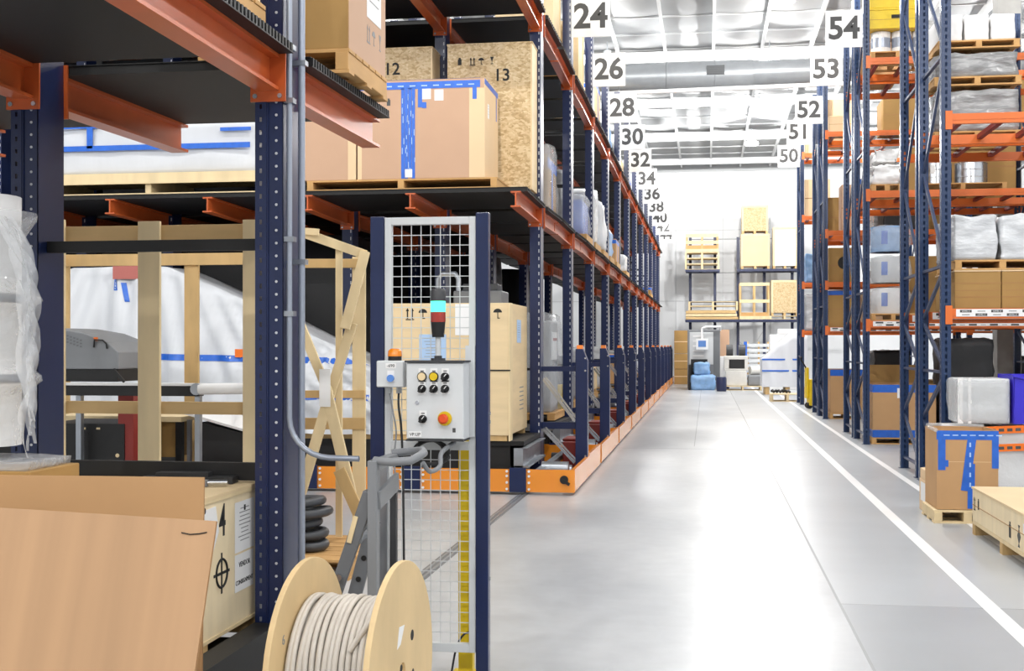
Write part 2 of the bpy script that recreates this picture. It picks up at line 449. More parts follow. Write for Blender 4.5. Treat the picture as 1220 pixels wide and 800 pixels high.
# high-bay lamps
def lamp_w(y): return 460 if y < 0 else (190 if y < 5 else (205 if y < 20 else (330 if y < 36 else 800)))  # unseen lamps behind the camera are stronger, to fill near fronts
def lamp(x, y, label, first=[None]):
    if first[0] is None:
        t = thing('high_bay_lamp', label, 'lamp', (x, y, 9.05), 0, 'high bay lamps under the ceiling')
        part('housing', MB().tube([(0, 0, 0.36), (0, 0, 0.22), (0, 0, 0.12), (0, 0, 0)], [0.09, 0.11, 0.2, 0.23], 20), 'ltgrey', t)
        part('lens', MB().tube([(0, 0, -0.02), (0, 0, 0.0), (0, 0, 0.08)], [0.21, 0.25, 0.25], 20), 'lamp', t)
        part('hanger', MB().cyl((0, 0, 0.35), (0, 0, 0.6), 0.012, n=6), 'galv', t)
        first[0] = t
    else:
        t = copy_tree(first[0]); t.location = (x, y, 9.05); t['label'] = label
    L = bpy.data.lights.new('high_bay_light', 'POINT'); L.shadow_soft_size = 0.11
    L.energy = lamp_w(y); L.color = (1.0, 0.985, 0.96)
    lo = bpy.data.objects.new('high_bay_light', L); lo.location = (0, 0, -0.14); lo.parent = t; COL.objects.link(lo)
ORD = ['nearest', 'second nearest', 'third', 'fourth', 'fifth', 'sixth']
seen = 0
for y in (1.2, 7.8, 14.4, 21.0, 27.6, 33.6, 40.4, 47.0):
    lab = 'round white high-bay lamp over the main aisle, out of the photo'
    if y > 27: lab = ['lit round lamp at the top edge, right of the joists', 'lit round lamp just before the grey air duct',
                      'lit round lamp just beyond the grey air duct', 'lit round lamp nearest the far white wall'][seen]; seen += 1
    lamp(1.64, y, lab)
for x in (-2.6, -8.6, 7.4):
    for y in (-5.5, 1.2, 9.8, 21.0, 33.0, 46.0):
        if x < -5 and y > 40: continue
        lamp(x, y, 'round white high-bay lamp above the rack rows, out of view')
lamp(1.64, -5.5, 'round white high-bay lamp over the main aisle, out of the photo')

w = bpy.data.worlds.new('world'); w.use_nodes = True
w.node_tree.nodes['Background'].inputs[0].default_value = (1, 1, 1, 1)
w.node_tree.nodes['Background'].inputs[1].default_value = 0.55
SC.world = w
SC.view_settings.view_transform = 'Standard'; SC.view_settings.look = 'None'
SC.view_settings.gamma = 1.0; SC.view_settings.use_curve_mapping = False
SC.view_settings.exposure = 0.38
try:
    SC.cycles.use_denoising = True; SC.cycles.max_bounces = 6; SC.cycles.diffuse_bounces = 3; SC.cycles.glossy_bounces = 3
    SC.cycles.transparent_max_bounces = 12; SC.cycles.sample_clamp_indirect = 6
    SC.cycles.denoiser = 'OPENIMAGEDENOISE'
except Exception: pass

# ================================================================== MOBILE RACKS (left)
UX, CP = -1.96, 1.16                # aisle face of the first column, column pitch
HD = 1.68                           # half depth of one rack
TILT = math.radians(0.7)

def ibeam(b, x, z, y0, y1, h=0.17, w=0.11):
    b.box(x - w / 2, x + w / 2, y0, y1, z, z + 0.016)
    b.box(x - w / 2, x + w / 2, y0, y1, z + h - 0.016, z + h)
    b.box(x - 0.008, x + 0.008, y0, y1, z + 0.016, z + h - 0.016)

def column_mesh(top, near):
    b = MB()
    b.box(-0.13, 0, -0.135, -0.125, 0.03, top, 0) if not near else None
    if near:
        b.ladder((-0.13, -0.13, 0.03), (1, 0, 0), (0, 0, 1), 0.055, top - 0.03, 0.012, 0.06, 0.022, 0.008, 0)
        b.box(-0.075, -0.068, -0.13, -0.05, 0.03, top, 0)
        b.box(-0.075, 0.0, -0.122, -0.112, 0.03, top, 0)
        n = int(top / 0.06)
        for i in range(n): b.cyl((-0.03, -0.1225, 0.1 + i * 0.06), (-0.03, -0.125, 0.1 + i * 0.06), 0.007, n=6, m=1)
        b.box(-0.008, 0, -0.122, 0.13, 0.03, top, 0)
        b.box(-0.13, -0.122, -0.126, 0.02, 0.03, top, 0)
    else:
        b.box(-0.008, 0, -0.125, 0.13, 0.03, top, 0); b.box(-0.13, -0.122, -0.125, 0.13, 0.03, top, 0)
        n = int(top / 0.09)
        for i in range(n): b.box(-0.026, -0.014, -0.1375, -0.135, 0.1 + i * 0.09, 0.14 + i * 0.09, 1)
    b.box(-0.15, 0.02, -0.14, 0.14, 0.0, 0.03, 0)
    return b.mesh('upright', ['blue', 'hole_light'])
COLM = {}

def mobile_rack(yc, label, ncol, lev, top, near=False, narm=None, skirt=True, base=0.56, ties=(), cp=None):
    CP = cp or 1.16
    t = thing('mobile_rack', label, 'rack', (UX, yc, 0), 0, 'mobile racks along the left side of the aisle')
    narm = narm or ncol
    xl = -CP * (ncol - 1) - 0.9
    key = (top, near)
    if key not in COLM: COLM[key] = column_mesh(top, near)
    for k in range(ncol): link('upright', COLM[key], t, (-CP * k, 0, 0))
    for z in lev:
        for sgn in (-1, 1):
            b = MB(); ibeam(b, 0, 0, 0.0, 1.55)
            am = b.mesh('arm', 'arm')
            pb = MB().box(-0.085, 0.085, 0, 0.012, -0.05, 0.22)
            for x_, z_ in ((-0.06, 0.195), (0.06, 0.195), (-0.06, -0.025), (0.06, -0.025)): pb.cyl((x_, 0.01, z_), (x_, 0.022, z_), 0.012, n=6, m=1)
            pm = pb.mesh('bracket_plate', ['arm', 'steel'])
            for k in range(narm):
                a = link('arm', am, t, (-CP * k - 0.065, sgn * 0.13, z), (TILT, 0, 0 if sgn > 0 else PI))
                if k < 3: link('bracket_plate', pm, a, (0, 0, 0))
            # decking: a ribbed black sheet on the arms
            b = MB().box(xl, 0.06, 0, 1.5, 0, 0.006)
            nr = 36 if near else 14
            for i in range(nr):
                y = 0.02 + 1.46 * i / (nr - 1)
                b.box(xl, 0.06, y - 0.01, y + 0.01, 0.006, 0.045)
            b.box(xl, 0.05, 0, 1.5, 0.045, 0.05)
            d = part('deck', b, 'deck', t)
            if sgn > 0: d.location = (0, 0.14, z + 0.171); d.rotation_euler = (TILT, 0, 0)
            else: d.location = (0, -0.14 - 1.5 * math.cos(TILT), z + 0.171 + 1.5 * math.sin(TILT)); d.rotation_euler = (-TILT, 0, 0)
    # low deck on the carriage
    b = MB().box(xl, -0.135 if near else 0.0, -1.5, -0.14, base - 0.05, base)
    if not near: b.box(xl, 0.0, 0.14, 1.5, base - 0.05, base)
    b.box(xl, -0.132, -0.14, 0.14, base - 0.05, base) if ncol < 2 else None
    part('low_deck', b, 'deck', t)
    b = MB()
    zz = 0.06
    for y in ((-1.45, -0.8) if near else (-1.45, -0.8, 0.8, 1.35)): b.box(xl, -0.16, y, y + 0.1, zz, base - 0.05)
    part('carriage', b, 'black', t)
    if near:
        part('edge_beam', MB().box(-0.13, -0.01, -1.5, -0.145, 0.05, 0.305), "black", t)
    for z, kind in ties:
        b = MB()
        for k in range(min(ncol - 1, 5)): b.box(-CP * (k + 1) + 0.001, -CP * k - 0.131, -0.035, -0.0, z, z + kind)
        part('tie_bar', b, 'black', t)
    if skirt:
        b = MB().box(xl, 0.564, -HD, -HD + 0.05, 0.03, 0.27)
        b.box(xl, 0.40, HD - 0.05, HD, 0.03, 0.27)
        part('front_skirt', b, 'orange', t)
        b = MB().box(0.524, 0.564, -HD + 0.05, 0.12, 0.03, 0.27).box(0.524, 0.564, 0.12, HD, 0.03, 0.29)
        b.bar((0.544, 0.02, 0.26), (0.544, 0.16, 0.31), 0.035, 0.03)
        part('side_skirt', b, 'orange', t)
        for k in range(min(ncol, 5)):
            b = MB()
            b.box(-CP * k - 0.13, -CP * k + 0.05, -HD - 0.025, -HD, 0.03, 0.29, 0)
            for x_ in (-CP * k - 0.16, -CP * k + 0.08):
                for z_ in (0.06, 0.13, 0.2, 0.25): b.cyl((x_, -HD, z_), (x_, -HD - 0.012, z_), 0.014, n=8, m=1)
            part('joint_plate', b, ['blue', 'white'], t)
        b = MB().box(0.33, 0.575, -HD - 0.012, -HD, 0.035, 0.275, 0)
        b.cyl((0.46, -HD - 0.01, 0.17), (0.46, -HD - 0.035, 0.17), 0.045, n=14, m=1)
        b.bar((0.44, -HD - 0.04, 0.17), (0.52, -HD - 0.04, 0.12), 0.02, 0.03, m=1)
        part('drive_cover', b, ['orange', 'black'], t)
        # end post with its lamp cap, rails and braces
        b = MB().prism([(0.41, 0.1), (0.555, 0.1), (0.555, 1.42), (0.5, 1.56), (0.41, 1.56)], 'y', -0.07, 0.07)
        p = part('end_post', b, 'blue', t, 0.006)
        part('lamp_cap', MB().box(0.425, 0.495, -0.05, 0.05, 1.56, 1.605), 'capred', p)
        bb = MB()
        for z_ in (0.18, 0.28, 1.3, 1.45): bb.cyl((0.53, -0.07, z_), (0.53, -0.078, z_), 0.012, n=8)
        part('bolt', bb, 'steel', p)
        part('side_rail', MB().box(0, 0.41, -0.03, 0.03, 1.29, 1.35), 'blue', t)
        part('side_rail', MB().box(0, 0.41, -0.03, 0.03, 0.6, 0.68), 'blue', t)
        for z0_, z1_ in ((1.2, 0.70), (0.6, 0.2)):
            b = MB().bar((0.02, -0.05, z0_), (0.40, -0.05, z1_), 0.02, 0.035).bar((0.05, -0.05, z0_ + 0.02), (0.43, -0.05, z1_ + 0.02), 0.02, 0.02)
            part('brace', b, 'steel', t)
        b = MB().box(-0.1, 0.0, -1.58, -0.15, 0.28, 0.5).box(-0.1, 0.06, -1.58, -0.15, 0.28, 0.30).box(-0.1, 0.06, -1.58, -0.15, 0.49, 0.50)
        b.box(0.10, 0.18, -1.55, 1.5, 0.18, 0.24)
        part('cross_channel', b, 'galv', t)
        b = MB().box(0.22, 0.42, 0.25, 1.2, 0.1, 0.42).box(0.2, 0.44, 0.4, 0.9, 0.42, 0.45)
        part('motor_box', b, 'red', t, 0.01)
        b = MB().cyl((0.12, -0.9, 0.2), (0.42, -0.9, 0.2), 0.09, n=14).cyl((0.2, -0.55, 0.16), (0.42, -0.55, 0.16), 0.06, n=12).box(0.1, 0.45, -1.2, -0.35, 0.06, 0.1)
        part('wheel_gear', b, 'galv', t)
        for k in range(min(ncol, 3)):
            x_ = -1.95 + 1.96 - 0.0 if k == 0 else -CP * 2.3 * k
            for y_ in (-1.2, 1.2): part('wheel', MB().cyl((x_ - 0.04, y_, 0.11), (x_ + 0.04, y_, 0.11), 0.1, n=16), 'dark', t)
    return t

near_rack = mobile_rack(5.72, 'nearest dark blue rack with orange arms, holding crate 4 on its base', 3, (2.79,), 3.4, near=True,
                        skirt=False, base=0.23, ties=((2.055, 0.055), (0.955, 0.085)), cp=1.235)
RY = lambda k: 14.9 + 3.43 * k
TIES = ((1.30, 0.03), (3.93, 0.05), (4.35, 0.03), (4.75, 0.03))
for k in range(12):
    num = 22 + 2 * k
    lab = 'blue mobile rack with orange skirt and arms, under number sign %d' % num
    if k == 0: lab = 'front blue mobile rack on an orange skirt, holding crates 12 and 13'
    mobile_rack(RY(k), lab, 7 if k < 2 else (4 if k < 3 else 2), (3.07, 5.40), 7.4, ties=TIES if k < 4 else TIES[:2])

# number signs of the left racks
for k in range(1, 12):
    num = 22 + 2 * k
    t = thing('number_sign', 'white hanging sign with grey number %d' % num, 'sign', (UX + 0.285, RY(k) - 0.15, 6.42 - 0.02 * k), 0, 'number signs on the left racks')
    part('board', MB().box(-0.285, 0.285, -0.012, 0.0, -0.29, 0.29), 'white', t, 0.003)
    text(str(num), 0.5, t, (0, -0.0135, 0), FRONT, 'inkgrey', 'number', bold=0.028)
# ================================================================== NEAR LEFT
def marks_up(parent, x, z, s=0.07, rot=FRONT, y=0.0, m='ink', kinds=('arrow', 'umbrella')):
    """pictograms stencilled on a face: built flat on the face (local x, z), y is the face"""
    for i, k in enumerate(kinds):
        b = MB(); ox = i * s * 1.5
        if k == 'arrow':
            for q in (0, s * 0.45):
                b.box(ox + q, ox + q + s * 0.12, -0.0008, 0, 0, s * 0.8)
                b.prism([(ox + q - s * 0.1, s * 0.7), (ox + q + s * 0.22, s * 0.7), (ox + q + s * 0.06, s)], 'y', -0.0008, 0)
            b.box(ox - s * 0.1, ox + s * 0.68, -0.0008, 0, -s * 0.12, -s * 0.02)
        elif k == 'umbrella':
            pr = [(ox + s * 0.4 * math.cos(a * PI / 10), s * 0.55 + s * 0.35 * math.sin(a * PI / 10)) for a in range(11)]
            b.prism(pr, 'y', -0.0008, 0); b.box(ox - 0.03 * s, ox + 0.05 * s, -0.0008, 0, 0, s * 0.55); b.box(ox, ox + s * 0.2, -0.0008, 0, 0, s * 0.08)
        elif k == 'glass':
            b.prism([(ox - s * 0.25, s), (ox + s * 0.25, s), (ox + s * 0.05, s * 0.45), (ox - s * 0.05, s * 0.45)], 'y', -0.0008, 0)
            b.box(ox - s * 0.03, ox + s * 0.03, -0.0008, 0, 0.05 * s, s * 0.5); b.box(ox - s * 0.18, ox + s * 0.18, -0.0008, 0, 0, s * 0.08)
        elif k == 'block':
            b.box(ox - s * 0.25, ox + s * 0.25, -0.0008, 0, 0, s * 0.8); b.box(ox - s * 0.15, ox + s * 0.15, -0.0008, 0, s * 0.8, s)
        o = part('stencil_mark', b, m, parent)
        R = {FRONT: (0, 0, 0), RIGHT: (0, 0, PI / 2), LEFTF: (0, 0, -PI / 2)}[rot]
        o.rotation_euler = R
        o.location = (x, y, z) if rot == FRONT else ((y, x, z))

def paper(parent, w, h, loc, rot=FRONT, m='paper', lines=6, name='paper_label', title=None, ink='inkfaint', seed=0):
    """a stuck-on sheet of paper with rows of print"""
    rz = {FRONT: 0, RIGHT: PI / 2, LEFTF: -PI / 2}[rot]
    p = part(name, MB().box(-w / 2, w / 2, -0.0015, 0, -h / 2, h / 2), m, parent, loc=loc, rot=(0, 0, rz))
    rnd = random.Random(seed)
    if lines:
        b = MB()
        for i in range(lines):
            z = h * 0.36 - i * h * 0.72 / max(1, lines - 1 + 1); q = w * rnd.uniform(0.18, 0.36)
            b.box(-q, q, -0.0022, -0.0015, z - h * 0.009, z + h * 0.009)
        part('print', b, ink, p)
    if title: text(title[0], title[1], p, (0, -0.0022, title[2]), FRONT, 'ink', 'lettering')
    return p

def tape(parent, boxes, m='tape', name='blue_tape', prnt=True, seed=1):
    """strips of tape laid on faces; boxes are thin slabs"""
    b = MB(); rnd = random.Random(seed)
    for q in boxes: b.box(*q)
    return part(name, b, m, parent)

# --- crate 4 on the base of the nearest rack
t = thing('wooden_crate', 'pale plywood crate stencilled with a black 4 and a crosshair', 'crate', (-2.62, 5.05, 0.233))
part('panel', MB().box(-0.42, 0.5, -0.72, 0.75, 0.085, 0.70), 'ply', t, 0.003)
part('lid', MB().box(-0.425, 0.507, -0.73, 0.76, 0.70, 0.715), 'plyh', t)
for y in (-0.66, 0.0, 0.66): part('skid', MB().box(-0.42, 0.5, y - 0.05, y + 0.05, 0.0, 0.085), 'wood', t, 0.003)
part('batten', MB().box(0.5, 0.506, -0.72, 0.75, 0.085, 0.10).box(0.5, 0.506, -0.72, 0.75, 0.685, 0.70), 'woodlt', t)
text('4', 0.20, t, (0.5012, 0.21, 0.585), RIGHT, 'ink', 'number', bold=0.012, sx=0.75)
b = MB()
b.tube([(0.5015, 0.20 + 0.062 * math.cos(a * PI / 14), 0.36 + 0.062 * math.sin(a * PI / 14)) for a in range(28)], 0.006, 5, closed=True)
b.box(0.5005, 0.503, 0.194, 0.206, 0.27, 0.45); b.box(0.5005, 0.503, 0.11, 0.29, 0.354, 0.366)
part('stencil_mark', b, 'ink', t, label='black crosshair circle stencil')
p = paper(t, 0.24, 0.23, (0.5012, 0.475, 0.535), RIGHT, lines=9, seed=3)
b = MB().box(-0.01, 0.01, -0.0024, -0.0015, 0.07, 0.095); part('print', b, 'ink', p)
p = paper(t, 0.23, 0.17, (0.5012, 0.47, 0.325), RIGHT, lines=0)
text('VENDOR', 0.034, p, (0, -0.0022, 0.035), FRONT, 'ink', 'lettering'); text('CONSIGNMENT', 0.030, p, (0, -0.0022, -0.045), FRONT, 'ink', 'lettering')
b = MB(); b.prism([(-0.60, 0.64), (0.13, 0.665), (0.165, 0.55), (0.03, 0.38), (-0.15, 0.27), (-0.60, 0.1)], 'x', 0.5005, 0.503)
part('plastic_pouch', b, 'paper', t, label='white document pouch')
b = MB()
for y, z in ((-0.0, 0.66),): b.cyl((0.5, y, z), (0.506, y, z), 0.014, n=10)
part('plug', b, 'ink', t)
# small tools lying on the crate
b = MB().box(-0.12, 0.06, -0.018, 0.018, 0.0, 0.03, 0).cyl((0.06, 0, 0.017), (0.15, 0, 0.017), 0.012, n=8, m=1).cyl((-0.20, 0, 0.017), (-0.12, 0, 0.017), 0.016, n=10, m=0)
solo('hand_tool', b, ['midgrey', 'steel'], 'grey hand tool lying on top of crate 4', 'tool', (-2.33, 5.45, 0.951), 0.2)
b = MB().box(-0.22, 0.22, -0.05, 0.05, 0, 0.03, 0).box(-0.15, 0.1, -0.04, 0.04, 0.03, 0.05, 0)
solo('black_tray', b, ['rubber'], 'flat black tray lying at the back of crate 4', 'tray', (-2.42, 5.60, 0.951), 0.1)

# --- cardboard sheets leaning in front
def sheet(label, w, h, thick, loc, rot, m):
    b = MB().box(-w, 0, 0, 0.002, 0, h, 0).box(-w, 0, thick - 0.002, thick, 0, h, 0).box(-w, 0, 0.002, thick - 0.002, 0, h, 1)
    o = solo('cardboard_sheet', b, [m, 'cardedge'], label, 'cardboard', loc); o.rotation_euler = rot
    return o
o = sheet('large brown cardboard sheet leaning at the bottom left, front one', 1.55, 1.075, 0.014, (-1.615, 3.56, 0.0), (-0.30, math.radians(2.6), 0.05), 'sheet')
b = MB().tube([(-0.11, -0.002, 1.030), (-0.08, -0.002, 1.026), (-0.05, -0.002, 1.030), (-0.025, -0.002, 1.036)], 0.002, 5)
part('pen_mark', b, 'ink', o)
sheet('upright brown cardboard sheet between crate 4 and the large leaning sheet', 1.4, 1.13, 0.012, (-1.77, 4.19, 0.0), (-0.03, 0.0, 0.05), 'card')

# --- wrapped load at the left edge
t = thing('cardboard_box', 'cardboard box under loose film at the far left edge, behind the sheets', 'box', (-2.93, 4.86, 0.951))
part('body', MB().box(-0.4, 0.24, -0.2, 0.2, 0, 0.14), 'carddk', t, 0.004)
part('film_sheet', MB().lumpy(-0.42, 0.22, -0.2, 0.2, 0.141, 0.185, 0.015, 4, 8, 0.015, 6), 'film', t)
t = thing('wrapped_roll', 'white upright rolls bound in clear stretch film, far left edge', 'roll', (-3.04, 4.86, 1.18))
for i, (z0, z1) in enumerate(((0, 0.26), (0.30, 0.60), (0.64, 1.05))):
    part('roll', MB().cyl((0.0, 0, z0), (0.0, 0, z1), 0.17, n=24), 'white', t)
def film_fn(u, v):
    a = u * 2 * PI; z = v * 0.98
    r = 0.18 + 0.085 * max(0, 1 - abs((z - 0.28) / 0.07)) ** 1 + 0.085 * max(0, 1 - abs((z - 0.62) / 0.07)) + 0.06 * max(0, 1 - abs((z - 0.97) / 0.1))
    r += 0.012 * noise.noise(Vector((math.cos(a) * 3, math.sin(a) * 3, z * 5)))
    return (r * math.cos(a), r * math.sin(a), z)
part('stretch_film', MB().grid(film_fn, 36, 40), 'film', t)
# hanging strand of film: several twisted, crumpled ribbons
for r_ in range(6):
    def ribbon(u, v, r_=r_):
        z = 0.95 - (0.84 + 0.03 * r_) * v ** 1.03
        xo = 0.17 + 0.19 * v ** 0.8 + 0.05 * math.sin(v * 4.5 + 0.4) + 0.018 * math.sin(v * (7 + r_) + r_ * 1.3)
        a = v * (5 + 1.7 * r_) + r_
        w = 0.022 * math.sin(PI * min(1, 0.15 + v * 0.85)) + 0.006
        k = (u - 0.5) * 2 * w
        n_ = 0.008 * noise.noise(Vector((u * 3 + r_, v * 14, r_)))
        return (xo + k * math.cos(a) + n_, -0.12 + k * math.sin(a) + 0.02 * math.cos(v * 5 + r_), z)
    part('film_strand', MB().grid(ribbon, 5, 48), 'film', t)

# --- load above on the nearest rack
TOPD = 3.031
pallet('pallet', 'wooden pallet under the tall tan carton on the nearest rack', 0.84, 0.80, (-2.27, 6.72, TOPD), 0, True, 0.13)
t = carton('cardboard_carton', 'tall tan carton on a pallet at the top, right of the conduits', 0.82, 0.76, 1.1, (-2.27, 6.72, TOPD + 0.131), m='carddk', flaps=True)
p = part('side_panel', MB().box(0.408, 0.4125, -0.375, 0.375, 0.003, 1.09), 'cardlt', t)  # aisle side covered in a lighter cardboard than the body
paper(t, 0.30, 0.36, (0.413, 0.12, 0.44), RIGHT, lines=5, seed=5)
marks_up(t, -0.22, 0.5, 0.10, RIGHT, 0.413, 'inkfaint', ('arrow',)); marks_up(t, -0.02, 0.13, 0.09, RIGHT, 0.413, 'inkfaint', ('arrow', 'umbrella', 'glass'))
tape(t, [(-0.36, -0.33, -0.381, -0.380, 0.3, 0.75)], 'tape')
pallet('pallet', 'wooden pallet under the crate at the top edge, left of the conduits', 0.7, 0.9, (-2.34, 5.02, 3.031), 0, True, 0.12)
b = MB()
t = thing('wooden_crate', 'pale wooden crate cut by the top edge, left of the conduits', 'crate', (-2.36, 5.02, 3.152))
part('panel', MB().box(-0.33, 0.33, -0.42, 0.42, 0.0, 0.8), 'plyh', t, 0.004)
part('batten', MB().box(0.33, 0.35, -0.42, 0.42, 0.0, 0.09).box(0.33, 0.35, -0.42, -0.33, 0.09, 0.8).box(0.33, 0.35, 0.33, 0.42, 0.09, 0.8), 'woodlt', t, 0.002)

# --- conduits on the nearest upright
zb = at(340, 515, d=5.8).z
b = MB(); xq = UX + 0.022
pts = [(xq, 5.63, 3.6), (xq, 5.63, 1.34), (xq, 5.63, 1.26)]
for i in range(1, 8):
    a = i / 7 * PI / 2
    pts.append((xq + 0.20 * (1 - math.cos(a)), 5.63, 1.26 - 0.185 * math.sin(a)))
pts.append((-1.60, 5.63, 1.072))
t = solo('bent_conduit', MB().tube(pts, 0.0135, 12), 'conduit', 'grey conduit that bends from the blue upright towards the mesh gate', 'pipe')
for z in (3.0, 2.75, 2.1, 1.75):
    part('pipe_clip', MB().box(xq - 0.021, xq + 0.025, 5.61, 5.66, z - 0.012, z + 0.012), 'galv', t)
t = solo('straight_conduit', MB().cyl((UX + 0.045, 5.74, 0.0), (UX + 0.045, 5.74, 3.6), 0.017, n=12), 'conduit', 'straight vertical grey conduit beside the bent one on blue upright', 'pipe')
for z in (2.95, 2.0): part('pipe_clip', MB().box(UX + 0.001, UX + 0.07, 5.72, 5.765, z - 0.012, z + 0.012), 'galv', t)

# ================================================================== MESH GATE AND CONTROLS
GY = 5.80
xa, xb = at(443, Y=GY).x, at(583, Y=GY).x        # outer faces of the two posts
xf0, xf1 = at(459, Y=GY).x, at(568, Y=GY).x
gt = thing('mesh_gate', 'white wire mesh panel between two navy posts', 'gate', ((xa + xb) / 2, GY, 0))
gx = (xa + xb) / 2
L0, L1, F0, F1 = xa - gx, xb - gx, xf0 - gx, xf1 - gx
HT = 2.215
part('post', MB().box(L0, F0, -0.03, 0.03, 0, HT), 'blue', gt, 0.004)
part('post', MB().box(F1, L1, -0.03, 0.03, 0, HT + 0.012), 'blue', gt, 0.004)
part('foot_plate', MB().box(L0 - 0.03, F0 + 0.02, -0.07, 0.07, 0, 0.008), 'blue', gt)
part('foot_plate', MB().box(F1 - 0.02, L1 + 0.03, -0.07, 0.07, 0, 0.008), 'blue', gt)
b = MB().box(F0 + .002, F0 + 0.034, -0.02, 0.02, 0.15, HT - 0.005).box(F1 - 0.034, F1 - .002, -0.02, 0.02, 0.15, HT - 0.005)
b.box(F0 + 0.034, F1 - 0.034, -0.02, 0.02, HT - 0.04, HT - 0.005).box(F0 + 0.034, F1 - 0.034, -0.02, 0.02, 1.105, 1.145)
b.box(F0 + 0.034, F1 - 0.034, -0.02, 0.02, 0.15, 0.19)
part('frame', b, 'ltgrey', gt, 0.002)
def wires(z0, z1):
    b = MB(); x0, x1 = F0 + 0.034, F1 - 0.034
    n = 8
    for i in range(1, n): 
        x = x0 + (x1 - x0) * i / n; b.box(x - 0.0018, x + 0.0018, -0.0018, 0.0018, z0, z1)
    m = int((z1 - z0) / 0.047)
    for i in range(1, m): 
        z = z0 + (z1 - z0) * i / m; b.box(x0, x1, 0.0018, 0.0054, z - 0.0018, z + 0.0018)
    return b
part('wire_mesh', wires(1.145, HT - 0.04), 'ltgrey', gt)
part('wire_mesh', wires(0.19, 1.105), 'ltgrey', gt)
b = MB()
for z in (0.5, 1.24, 1.28): b.cyl((L1, 0, z), (L1 + 0.006, 0, z), 0.008, n=8)
part('bolt', b, 'steel', gt)
# back plate of the controls
part('mounting_plate', MB().box(at(556, Y=GY).x - gx, F1 - 0.003, -0.036, -0.022, 1.17, 1.60), 'ltgrey', gt)

# control cabinet
CYF = 5.60
c0, c1 = at(484, Y=CYF).x, at(552, Y=CYF).x; cz0, cz1 = at(500, 524, Y=CYF).z, at(500, 432, Y=CYF).z
cw, ch = c1 - c0, cz1 - cz0
t = thing('control_cabinet', 'light grey control cabinet with rotary switches and red emergency button', 'cabinet', ((c0 + c1) / 2, CYF, cz0))
part('body', MB().box(-cw / 2, cw / 2, 0.012, 0.150, 0, ch), 'cabinet', t, 0.004)
part('door', MB().box(-cw / 2 + .001, cw / 2 - .001, 0, 0.011, 0.004, ch - 0.004), 'cabinet', t, 0.003)
part('rain_lid', MB().box(-cw / 2 - 0.006, cw / 2 + 0.006, -0.01, 0.152, ch, ch + 0.008), 'dark', t)
part('bottom_lip', MB().box(-cw / 2 - 0.002, cw / 2 + 0.002, -0.004, 0.150, -0.008, 0), 'dark', t)
def cpx(px, py): 
    q = at(px, py, Y=CYF); return q.x - (c0 + c1) / 2, q.z - cz0
def button(px, py, kind):
    x, z = cpx(px, py)
    pl = part('legend_plate', MB().box(x - 0.017, x + 0.017, -0.002, 0, z - 0.024, z + 0.038), 'paper', t)
    part('print', MB().box(x - 0.008, x + 0.008, -0.003, -0.002, z + 0.024, z + 0.028), 'ink', pl)
    if kind == 'knob':
        b = MB().cyl((x, 0, z), (x, -0.012, z), 0.019, n=18).rbox((x, -0.022, z), (0.012, 0.024, 0.036), Matrix.Rotation(0.7, 3, 'Y'))
        k = part('rotary_switch', b, 'black', t)
        part('pointer', MB().rbox((x + 0.006, -0.0345, z + 0.007), (0.003, 0.001, 0.016), Matrix.Rotation(0.7, 3, 'Y')), 'white', k)
    else:
        r = part('push_button', MB().cyl((x, 0, z), (x, -0.014, z), 0.018, n=18), {'y': 'yellow', 'w': 'woodlt'}[kind], t)
        part('bezel', MB().tube([(x + 0.019 * math.cos(a * PI / 10), -0.006, z + 0.019 * math.sin(a * PI / 10)) for a in range(20)], 0.004, 6, closed=True), 'black', r)
button(503, 449, 'w'); button(517, 449, 'y'); button(530.5, 449, 'knob')
for px in (503, 517, 530.5): button(px, 463.5, 'knob')
button(504, 499.5, 'knob')
x, z = cpx(530, 499)
e = part('emergency_stop', MB().cyl((x, 0, z), (x, -0.006, z), 0.033, n=24), 'yellow', t, label='yellow collar of the emergency stop')
part('mushroom_button', MB().tube([(x, -0.006, z), (x, -0.03, z), (x, -0.03, z), (x, -0.045, z), (x, -0.05, z)], [0.013, 0.013, 0.023, 0.023, 0.015], 20), M['estop'] if 'estop' in M else 'redlens', e)
x, z = cpx(497, 480); part('key_lock', MB().cyl((x, 0, z), (x, -0.005, z), 0.009, n=12), 'steel', t)
x, z = cpx(494.5, 518); l = part('name_plate', MB().box(x - 0.03, x + 0.03, -0.002, 0, z - 0.012, z + 0.014), 'paper', t)
text('VP.UP', 0.02, l, (x, -0.0026, z), FRONT, 'ink', 'lettering')
x, z = cpx(541, 513); part('small_label', MB().box(x - 0.007, x + 0.007, -0.002, 0, z - 0.01, z + 0.01), 'inkgrey', t)
# signal tower on the cabinet
x, z = cpx(522, 432); z = ch + 0.008; y0 = 0.08
sx = at(522, Y=CYF + 0.08).x - (c0 + c1) / 2
def zof(py): return at(522, py, Y=CYF + 0.08).z - cz0
st = part('signal_tower', MB().cyl((sx, y0, z), (sx, y0, zof(427)), 0.034, n=20).cyl((sx, y0, z), (sx, y0, zof(424)), 0.018, n=14), 'dark', t)
part('pole', MB().cyl((sx, y0, zof(427)), (sx, y0, zof(402)), 0.013, n=14), 'ltgrey', st)
part('base_module', MB().tube([(sx, y0, zof(402)), (sx, y0, zof(384))], [0.028, 0.034], 20), 'black', st)
part('red_lens', MB().cyl((sx, y0, zof(384)), (sx, y0, zof(372)), 0.035, n=20), 'redlens', st, label='red lens of the signal tower')
gl = part('green_lens', MB().cyl((sx, y0, zof(372)), (sx, y0, zof(359)), 0.035, n=20), 'greenlit', st, label='lit green lens of the signal tower')
part('top_module', MB().tube([(sx, y0, zof(359)), (sx, y0, zof(347)), (sx, y0, zof(344))], [0.036, 0.036, 0.028], 20), 'dark', st)
